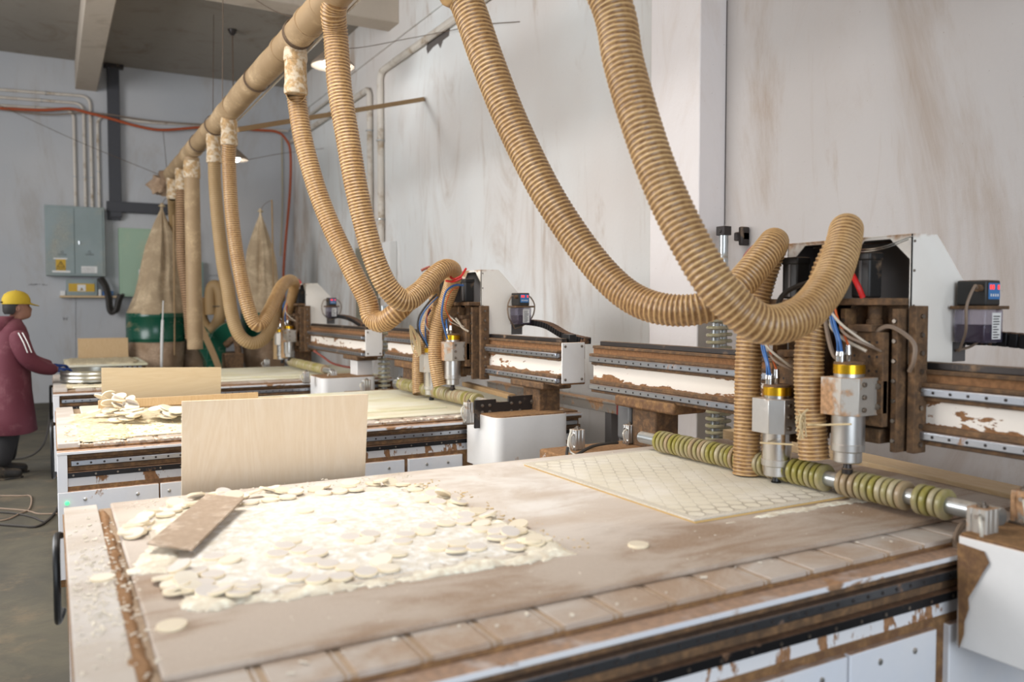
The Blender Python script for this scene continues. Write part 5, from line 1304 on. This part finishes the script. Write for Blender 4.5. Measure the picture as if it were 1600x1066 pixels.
# settled dust: a low uneven grid with ragged border
def dust_patch(name, P, z, h, m, label, seed, n=90, edge=.05):
    xs = [p[0] for p in P]; ys = [p[1] for p in P]; x0, x1, y0, y1 = min(xs)-.04, max(xs)+.04, min(ys)-.04, max(ys)+.04
    nx = n; ny = int(n*(y1-y0)/(x1-x0)); vs = {}; b = G(); H = {}
    def dist(x, y):
        d = 9
        for (a, c), (e, f) in zip(P, P[1:]+P[:1]):
            vx, vy = e-a, f-c; tt = max(0, min(1, ((x-a)*vx+(y-c)*vy)/(vx*vx+vy*vy))); d = min(d, math.hypot(x-a-tt*vx, y-c-tt*vy))
        return d if inpoly(x, y, P) else -d
    for i in range(nx+1):
        for j in range(ny+1):
            x = x0+(x1-x0)*i/nx; y = y0+(y1-y0)*j/ny
            q = Vector((x*9+seed, y*9, seed)); nn = mnoise.fractal(q, 1.0, 2.0, 4)
            H[i, j] = (x, y, dist(x, y)/edge+nn*1.1, nn)
    bm = bmesh.new(); V = {}
    def gv(i, j):
        if (i, j) not in V:
            x, y, e, nn = H[i, j]; k = max(0, min(1, e)); hh = h*k*(.6+.4*abs(mnoise.noise(Vector((x*22, y*22, seed+3))))+.25*nn)
            V[i, j] = bm.verts.new((x, y, z+max(.0004, hh)))
        return V[i, j]
    for i in range(nx):
        for j in range(ny):
            if H[i, j][2] > -.05 and H[i+1, j][2] > -.05 and H[i, j+1][2] > -.05 and H[i+1, j+1][2] > -.05:
                bm.faces.new((gv(i, j), gv(i+1, j), gv(i+1, j+1), gv(i, j+1)))
    g_ = bmesh.ops.extrude_face_region(bm, geom=bm.faces[:])
    for v in [v for v in g_['geom'] if isinstance(v, bmesh.types.BMVert)]: pass
    me = bpy.data.meshes.new(name); 
    for v in [v for v in g_['geom'] if isinstance(v, bmesh.types.BMVert)]: v.co.z = z-.0003
    bmesh.ops.recalc_face_normals(bm, faces=bm.faces[:]); 
    c = Vector((sum(xs)/len(xs), sum(ys)/len(ys), z))
    bmesh.ops.translate(bm, verts=bm.verts[:], vec=-c)
    bm.to_mesh(me); bm.free(); me.polygons.foreach_set('use_smooth', [True]*len(me.polygons)); me.materials.append(m)
    o = bpy.data.objects.new(name, me); S.collection.objects.link(o); o.location = c
    return tag(o, label, 'sawdust', kind='stuff')
dust_patch('sawdust', [(.30, 2.0), (.62, 1.965), (1.1, 1.95), (1.15, 2.4), (1.12, 2.86), (.70, 2.9), (.42, 2.78), (.30, 2.5)], TOP+.007, .0055, M_sawdust_w, 'thin layer of whitish sawdust over the sheet of finished discs', 5, 110)
dust_patch('sawdust', [(.24, 1.93), (.45, 1.90), (.7, 1.885), (.98, 1.87), (1.2, 1.86), (1.2, 1.93), (.95, 1.95), (.66, 1.96), (.42, 1.98), (.25, 2.04)], TOP, .016, M_sawdust, 'ridge of pale sawdust along the near edge of the finished disc sheet', 9, 120, .03)
dust_patch('sawdust', [(1.13, 1.85), (1.24, 1.87), (1.26, 2.1), (1.24, 2.4), (1.20, 2.9), (1.10, 2.96), (1.10, 2.5), (1.12, 2.1)], TOP, .016, M_sawdust, 'ridge of pale sawdust along the right edge of the finished disc sheet', 14, 60, .03)
dust_patch('sawdust', [(.16, 2.28), (.24, 2.25), (.40, 2.50), (.44, 2.95), (.30, 3.0), (.24, 2.6)], TOP, .016, M_sawdust, 'pale sawdust heaped around the dusty brown offcut', 19, 60, .03)
dust_patch('sawdust', [(.112, 1.5), (.148, 1.5), (.156, 2.2), (.156, 3.1), (.122, 3.1), (.110, 2.3)], .800, .015, M_brownchip, 'brown dust crust filling the long groove at the left of the nearest table', 24, 34, .012)
dust_patch('sawdust', [(1.82, 1.90), (2.1, 1.90), (2.5, 1.88), (2.55, 1.94), (2.2, 1.945), (1.9, 1.93)], TOP, .006, M_sawdust, 'thin curved drift of pale dust in front of the cream panel', 28, 90, .02)


# loose discs
def disc_proto(m, name='wooden_disc'):
    o = G().lathe([(.0287, -.004), (.0295, -.0033), (.0295, .0033), (.0287, .004)], (0, 0, 0), n=26).build(name, m)
    o.data.materials.append(M_discrim)
    for p in o.data.polygons:
        if abs(p.normal.z) < .9: p.material_index = 1
    return o
protos = [disc_proto(m) for m in (M_disc, M_disc2, M_discd)]
used = [False]*3
def put_disc(x, y, z, tx, ty, k, label, group, s=1.0):
    o = protos[k] if not used[k] else protos[k].copy()
    if used[k]: S.collection.objects.link(o)
    used[k] = True
    o.location = (x, y, z); o.rotation_euler = (tx, ty, rnd.uniform(0, 6)); o.scale = (s, s, 1)
    return tag(o, label, 'wooden disc', group)
rd = random.Random(12)
dots = []
p_ = .062; nrow = 0; y = hy0+.035
while y < hy1-.03:
    x = hx0+.035+(p_/2 if nrow % 2 else 0)
    while x < hx1-.02:
        near = (y < 2.30); e = min(x-hx0, hx1-x, y-hy0, hy1-y)
        pr = .30 if near else .05
        if e < .07: pr = .5
        if inpoly(x, y, poly) and rd.random() < pr and not (.2 < x < .56 and y > 2.3 and (y-2.33) < (x-.2)*1.7+.25 and (y-2.33) > (x-.36)*1.5-.02): dots.append((x, y))
        x += p_
    y += p_*.866; nrow += 1
for x, y in dots:
    a = .0 if rd.random() < .5 else rd.uniform(-.14, .14)
    put_disc(x+rd.uniform(-.003, .003), y+rd.uniform(-.003, .003), TOP+.0125+abs(a)*.012+rd.uniform(0, .003), a, rd.uniform(-.06, .06), rd.choice((2, 2, 0)),
             'small round wooden disc lying in the dust-whitened sheet on the nearest table', 'finished discs in the whitened sheet')
# disturbed discs heaped along the borders
def heap(path, n, spread, hmax, label, group, seed, s=1.0, z=TOP, kk=(0, 0, 1, 2), tl=.3):
    r = random.Random(seed)
    for i in range(n):
        a = r.random()*(len(path)-1); j = int(a); f = a-j
        x = path[j][0]*(1-f)+path[j+1][0]*f+r.gauss(0, spread); y = path[j][1]*(1-f)+path[j+1][1]*f+r.gauss(0, spread)
        tx, ty = r.gauss(0, tl*.5), r.gauss(0, tl*.5)
        put_disc(x, y, z+.006*s+.029*s*min(.9, math.hypot(tx, ty))+r.random()*hmax, tx, ty, r.choice(kk), label, group, s)
heap([(.40, 2.93), (.60, 2.98), (.85, 2.97), (1.13, 2.93)], 24, .020, .016, 'cream disc heaped along the far edge of the disc sheet, before the birch board', 'discs along the far edge of the sheet', 1)
heap([(1.15, 2.9), (1.19, 2.5), (1.19, 2.15), (1.17, 1.95)], 24, .024, .012, 'cream disc heaped along the right edge of the disc sheet', 'discs along the right edge of the sheet', 2)
heap([(.20, 2.25), (.27, 2.15), (.24, 2.05), (.40, 1.97)], 14, .02, .008, 'cream disc scattered at the near left corner of the disc sheet', 'discs at the near left corner of the sheet', 3)
heap([(.36, 2.93), (.48, 2.93), (.52, 2.88)], 20, .02, .035, 'cream disc stacked aslant against the far end of the dusty brown offcut', 'discs stacked by the brown offcut', 4, tl=.35)
heap([(.19, 2.62), (.24, 2.80), (.26, 2.92)], 14, .02, .012, 'cream disc lying left of the dusty brown offcut near the table groove', 'discs left of the brown offcut', 5)
put_disc(1.447, 1.848, TOP+.004, 0, 0, 1, 'single cream disc alone on the brown bed before the panel being cut', None)
put_disc(.211, 1.862, TOP+.004, .0, 0, 1, 'single cream disc alone near the table groove at lower left', None, 1.05)
put_disc(.74, 2.02, TOP+.02, .35, .1, 0, 'pale disc tilted up at the near right part of the sheet', None, 1.0)
put_disc(.10, 2.29, TOP+.0, 0, 0, 0, 'cream disc lying left of the long groove on the nearest table', None)
# the brown offcut lying across the discs
P4 = [(.215, 2.425), (.315, 2.315), (.545, 2.79), (.445, 2.90)]
b = G().slab([(x, y, TOP+.030+.03*(y-2.35)) for x, y in P4], (0, 0, .006))
tag(b.build('offcut_board', M_offcut, bevel=.001), 'dusty grey-brown board offcut lying slanted over the discs at left', 'board offcut')

# crumbs and chips
def crumbs(name, n, fn, m, label, seed, s0=.003, s1=.012):
    r = random.Random(seed); b = G()
    for i in range(n):
        x, y, z = fn(r); s = r.uniform(s0, s1)
        R_ = Matrix.Rotation(r.uniform(0, 6.3), 3, 'Z') @ Matrix.Rotation(r.uniform(-.4, .4), 3, 'X')
        b.obb((x, y, z+s*.2), (s*r.uniform(.8, 2.2), s*.7, s*.35), R_)
    return tag(b.build(name, m), label, 'wood chips', kind='stuff')
crumbs('wood_chips', 420, lambda r: (min(.2, max(.035, r.gauss(.10, .035))), min(3.1, max(1.55, r.gauss(2.25, .28))), .813), M_disc, 'pale splinters scattered along the groove at the left end of the nearest table', 1, .002, .008)
crumbs('wood_chips', 350, lambda r: (r.gauss(1.2, .06), r.uniform(1.9, 2.95), TOP+.001), M_chip, 'tiny yellow chips along the right edge of the disc sheet', 2, .002, .008)
crumbs('wood_chips', 300, lambda r: (r.uniform(.25, 2.4), r.uniform(1.65, 3.1), TOP), M_disc, 'crumbs of wood sprinkled over the bed of the nearest table', 3, .001, .004)
crumbs('wood_chips', 260, lambda r: (r.uniform(.2, 1.25), r.gauss(3.08, .04), TOP), M_disc, 'pale chips along the far edge of the nearest table', 4, .002, .007)
crumbs('wood_chips', 25, lambda r: (r.uniform(.2, 2.2), r.uniform(1.51, 1.6), .803), M_disc, 'crumbs on the slotted strip at the front of the nearest table', 5, .003, .010)
crumbs('wood_chips', 350, lambda r: (r.uniform(.05, 1.0), min(6, max(4.7, r.gauss(5.0, .25))), TOP), M_chip, 'yellow chips spread over the left end of the middle table', 6, .003, .010)
crumbs('wood_chips', 220, lambda r: (r.uniform(.1, 3.0), 4.64+r.random()*.03, .801), M_disc, 'pale shavings caught along the front edge of the middle table', 7, .006, .018)

# middle table: heaps with bigger discs
dust_patch('sawdust', [(.07, 4.74), (.40, 4.74), (.45, 5.3), (.42, 5.9), (.07, 5.9)], TOP-.012, .022, M_sawdust_t, 'rough heap of pale sawdust on the left end of the middle table', 31, 60, .06)
dust_patch('sawdust', [(.40, 5.25), (1.3, 5.2), (1.5, 5.5), (1.3, 5.95), (.42, 5.95)], TOP, .024, M_sawdust_t, 'bank of pale sawdust behind the birch board on the middle table', 37, 80, .06)
MG = 'larger discs on the middle table'
heap([(.30, 5.35), (.5, 5.2), (.75, 5.2), (1.1, 5.25), (1.5, 5.35)], 60, .05, .05, 'larger cream disc lying in the sawdust bank on the middle table', MG, 6, 1.45, TOP+.01, tl=.3)
heap([(.28, 5.60), (.36, 5.5), (.42, 5.35)], 26, .03, .10, 'broken-looking cream disc piled up at the left of the middle table', 'piled discs on the middle table', 7, 1.4, TOP+.01, tl=.6)
tag(G().obb((.75, 5.86, .87), (1.0, .02, .055), Matrix.Rotation(.02, 3, 'Z')).obb((.9, 5.95, .835), (1.1, .12, .02)).build('wood_strip', M_boardC, bevel=.002), 'dusty wood strip lying along the far edge of the middle table below the beige board', 'wood strip')
# far table
dust_patch('sawdust', [(.08, 7.85), (.50, 7.85), (.5, 8.7), (.08, 9.0)], TOP-.012, .02, M_sawdust_t, 'pale sawdust on the left end of the farthest table', 41, 50, .05)
dust_patch('sawdust', [(.15, 11.0), (.95, 11.0), (.95, 12.2), (.15, 12.2)], .80, .02, M_sawdust_t, 'pale sawdust on the small slotted table', 45, 40, .05)
heap([(.30, 8.25), (.42, 8.35)], 10, .06, .02, 'cream disc inside the round tin sieve', 'discs in the round sieve', 8, 1.5, .85, tl=.3)

# sheets with machined discs waiting on the middle and far beds
tag(G().box(1.25, 2.30, 5.0, 6.25, TOP, TOP+.010).build('dusted_panel', M_bed[2], bevel=.001), 'large pale panel under the spindles of the middle machine', 'panel')
tag(G().box(1.25, 2.2, 8.05, 9.25, TOP, TOP+.010).build('dusted_panel', M_bed[2], bevel=.001), 'large pale panel under the spindles of the farthest machine', 'panel')

# ---------------------------------------------------------------- small things
gl = atY(105, 787, 4.59)
G().lathe([(.010, 0), (.010, .006), (.007, .010)], (gl.x, 4.596, gl.z), (0, -1, 0), 16).build('green_button', M_gled, T2)
def side_loop(x, y, z0, z1, label):
    t = thing('emergency_handle', (x, y, z0), label, 'handle')
    pts = [(x-.006, y+.05, z1-.01), (x-.018, y+.02, z1-.005), (x-.021, y-.04, z1-.04), (x-.021, y-.07, (z0+z1)/2), (x-.021, y-.05, z0+.03), (x-.018, y, z0), (x-.006, y+.04, z0+.02)]
    G().tube(spline(pts, 8), .011, 10).build('grip', M_black, t)
    return t
side_loop(.02, 2.95, .50, .77, 'black curved cable loop on the left end of the nearest table')
side_loop(.01, 5.9, .42, .76, 'black curved cable loop on the left end of the middle table')
side_loop(0, 8.7, .45, .76, 'black curved cable loop on the left end of the farthest table')
def fc(label, pts, r=.009, m=M_darkcable):
    q = [atZ(u, v, r) for u, v in pts]; return tag(G().tube(spline(q, 6), r, 6).build('floor_cable', m), label, 'cable')
fc('black cable lying on the floor in the aisle, nearest the tables', [(-20, 818), (30, 822), (60, 822), (82, 806), (92, 790)])
fc('thinner dark cable crossing the aisle floor above the nearest cable', [(-20, 800), (20, 802), (50, 808), (72, 815), (86, 800)], .007)
fc('faded yellow cable looping on the aisle floor', [(-20, 775), (30, 775), (48, 776), (46, 795), (30, 803), (10, 812), (-20, 816)], .006, M_greycable)
fc('pale cable lying across the aisle toward the middle table', [(-20, 793), (40, 798), (60, 803), (90, 803)], .006, M_greycable)
wp2 = [at(u, v, 8.0) for u, v in ((78, 645), (76, 665), (70, 690), (58, 706), (40, 715), (10, 718))]
tag(G().tube(spline(wp2, 6), .010, 6).build('hanging_cable', M_darkcable), 'black cable hanging from the farthest table and lying behind the worker', 'cable')
# string ties and loose tufts on the hoses of the nearest head
for lab, pts in (('loose jute string knotted round the middle hose beside the spindle of the nearest head', [at(1262, 640, 2.85), at(1252, 650, 2.83), at(1250, 665, 2.83), at(1255, 685, 2.84)]),
                 ('jute string tied between hose and nearer spindle', [at(1262, 664, 2.86), at(1290, 664, 2.80), at(1330, 663, 2.72)]),
                 ('jute string tied between far hose and the lower spindle', [at(1188, 692, 3.1), at(1205, 693, 3.05), at(1240, 695, 3.0)])):
    tag(G().tube(spline(pts, 6), .0035, 6).build('jute_string', M_string), lab, 'string')
tf = thing('jute_tuft', at(1255, 650, 2.84), 'frayed jute tuft on the hose between the two nearest spindles', 'string')
b = G(); r = random.Random(4)
for i in range(22):
    a = at(1256+r.uniform(-2, 2), 648+r.uniform(-3, 3), 2.85); c = at(1252+r.uniform(-9, 9), 645+r.uniform(-8, 45), 2.83); b.tube([a, a.lerp(c, .5)+Vector((r.uniform(-.01, .01), 0, r.uniform(-.01, .01))), c], .0022, 4)
b.build('fibres', M_string, tf)
tf = thing('jute_bundle', at(650, 525, 5.95), 'hank of pale jute string hanging on the far hose of the middle machine', 'string')
for i in range(8):
    dx = r.uniform(-2.5, 2.5); dy = r.uniform(-5, 5)
    G().tube(spline([at(641+dx*.4, 508, 5.9), at(643+dx, 525, 5.9), at(648+dx*2, 545+dy, 5.9), at(655+dx, 553+dy, 5.9), at(653+dx, 530, 5.9), at(643+dx*.5, 510, 5.9)], 5), .003, 5).build('strand', M_string, tf)
